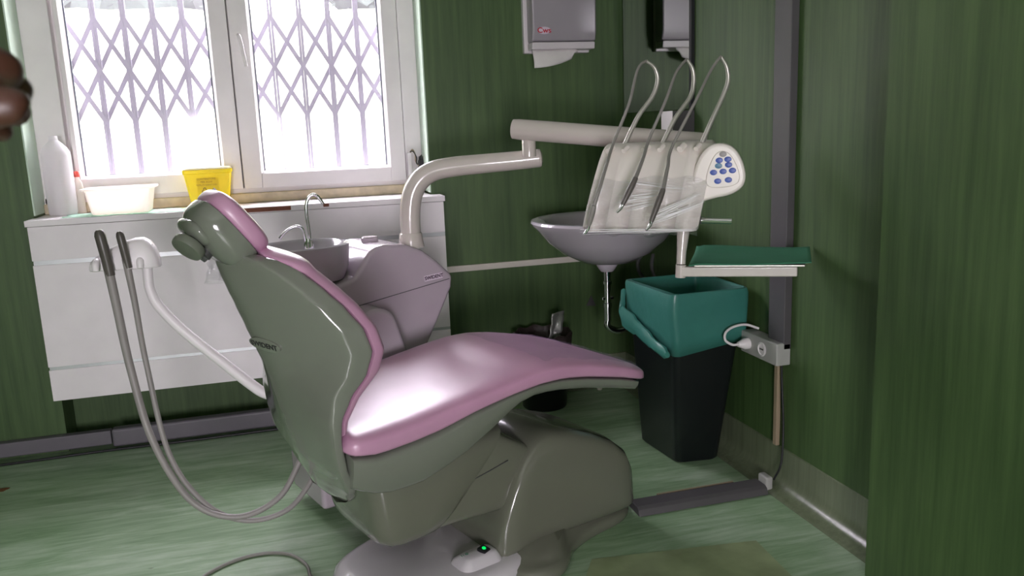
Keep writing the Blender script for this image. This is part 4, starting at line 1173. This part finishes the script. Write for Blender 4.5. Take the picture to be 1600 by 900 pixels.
h = finish('suction_handle', tube([SL(-.5605, 2.815, 1.137), SL(-.560, 2.815, 1.131), SL(-.559, 2.815, 1.120), SL(-.553, 2.817, 1.07), SL(-.548, 2.82, 1.02), SL(-.546, 2.82, .99)], [.008, .0135, .0165, .0165, .0165, .015], n=18, smooth=1), 'darkhandle', sh_)
h = finish('saliva_handle', tube([SL(-.5025, 2.815, 1.128), SL(-.502, 2.815, 1.123), SL(-.501, 2.815, 1.114), SL(-.496, 2.817, 1.07), SL(-.490, 2.82, 1.01)], [.006, .0105, .0128, .0128, .012], n=18, smooth=1), 'darkhandle', sh_)

# ------------------------------------------------------------------ foot pedal cable on the floor, near edge
bm = tube([(-.42, 2.55, .006), (-.34, 2.66, .006), (-.25, 2.72, .006), (-.16, 2.73, .006), (-.08, 2.69, .006), (-.03, 2.60, .006), (-.02, 2.52, .008), (.02, 2.45, .01)], .0055)
tag(finish('pedal_cable', bm, 'hose'), 'grey cable curving over the floor beside the left end of the chair base', 'cable')
bm = loft([[Vector((-1.235 + r * (1 + .3 * math.sin(3 * a)) * math.cos(a), 3.68 + r * (1 + .2 * math.cos(2 * a)) * math.sin(a), z)) for a in [2 * PI * k / 20 for k in range(20)]] for r, z in ((.026, .0006), (.022, .002), (.01, .003))])
M['redstain'] = mat('red_brown_scrap', (0.16, 0.07, 0.02), 0.7)
tag(finish('floor_scrap', bm, 'redstain'), 'small red brown scrap on the green floor at the left picture edge', 'scrap')

# ------------------------------------------------------------------ a person's hand reaching in at the left
ps = thing('person', 'hand of a brown-skinned person reaching in at the left picture edge', 'person', (-.278, .56, 1.40))
def skin(name, chains, m, parent, sub=2):
    me = bpy.data.meshes.new(name); vs, es, rs = [], [], []
    for ch, root in chains:
        prev = root
        for (p, r) in ch:
            vs.append(p); rs.append(r); idx = len(vs) - 1
            if prev is not None: es.append((prev, idx))
            prev = idx
    me.from_pydata(vs, es, []); o = bpy.data.objects.new(name, me); COL.objects.link(o); o.parent = parent
    me.materials.append(M[m])
    md = o.modifiers.new('skin', 'SKIN'); md.use_smooth_shade = True
    for i, d in enumerate(me.skin_vertices[0].data):
        d.radius = (rs[i], rs[i]); d.use_root = (i == 0)
    s = o.modifiers.new('sub', 'SUBSURF'); s.levels = sub; s.render_levels = sub
    return o
# palm root 0, wrist/forearm to the lower left; index and thumb tips show
chains = [
    ([((.045, 0, .030), .026), ((.0, .0, .018), .030), ((-.05, .01, -.005), .027), ((-.12, .02, -.05), .034), ((-.22, .03, -.12), .042)], None),
    ([((.085, -.004, .052), .0105), ((.118, -.020, .053), .0100), ((.133, -.006, .046), .0090), ((.126, .008, .038), .0080)], 0),
    ([((.088, .014, .040), .0105), ((.120, .004, .040), .0100), ((.132, .020, .034), .0090), ((.120, .030, .028), .0080)], 0),
    ([((.086, .032, .028), .0100), ((.114, .026, .028), .0095), ((.124, .042, .022), .0085), ((.112, .050, .018), .0075)], 0),
    ([((.078, .046, .018), .0090), ((.102, .044, .016), .0085), ((.110, .056, .012), .0075), ((.100, .062, .008), .0070)], 0),
    ([((.072, -.020, .012), .0150), ((.108, -.034, .020), .0140), ((.140, -.036, .023), .0125), ((.146, -.034, .018), .0090)], 0),
]
skin('hand_and_forearm', chains, 'skin', ps)
bm = tube([(-.19, .028, -.10), (-.30, .04, -.17), (-.42, .05, -.25)], [.050, .056, .062], n=20)
finish('sleeve', bm, 'sleeve', ps)
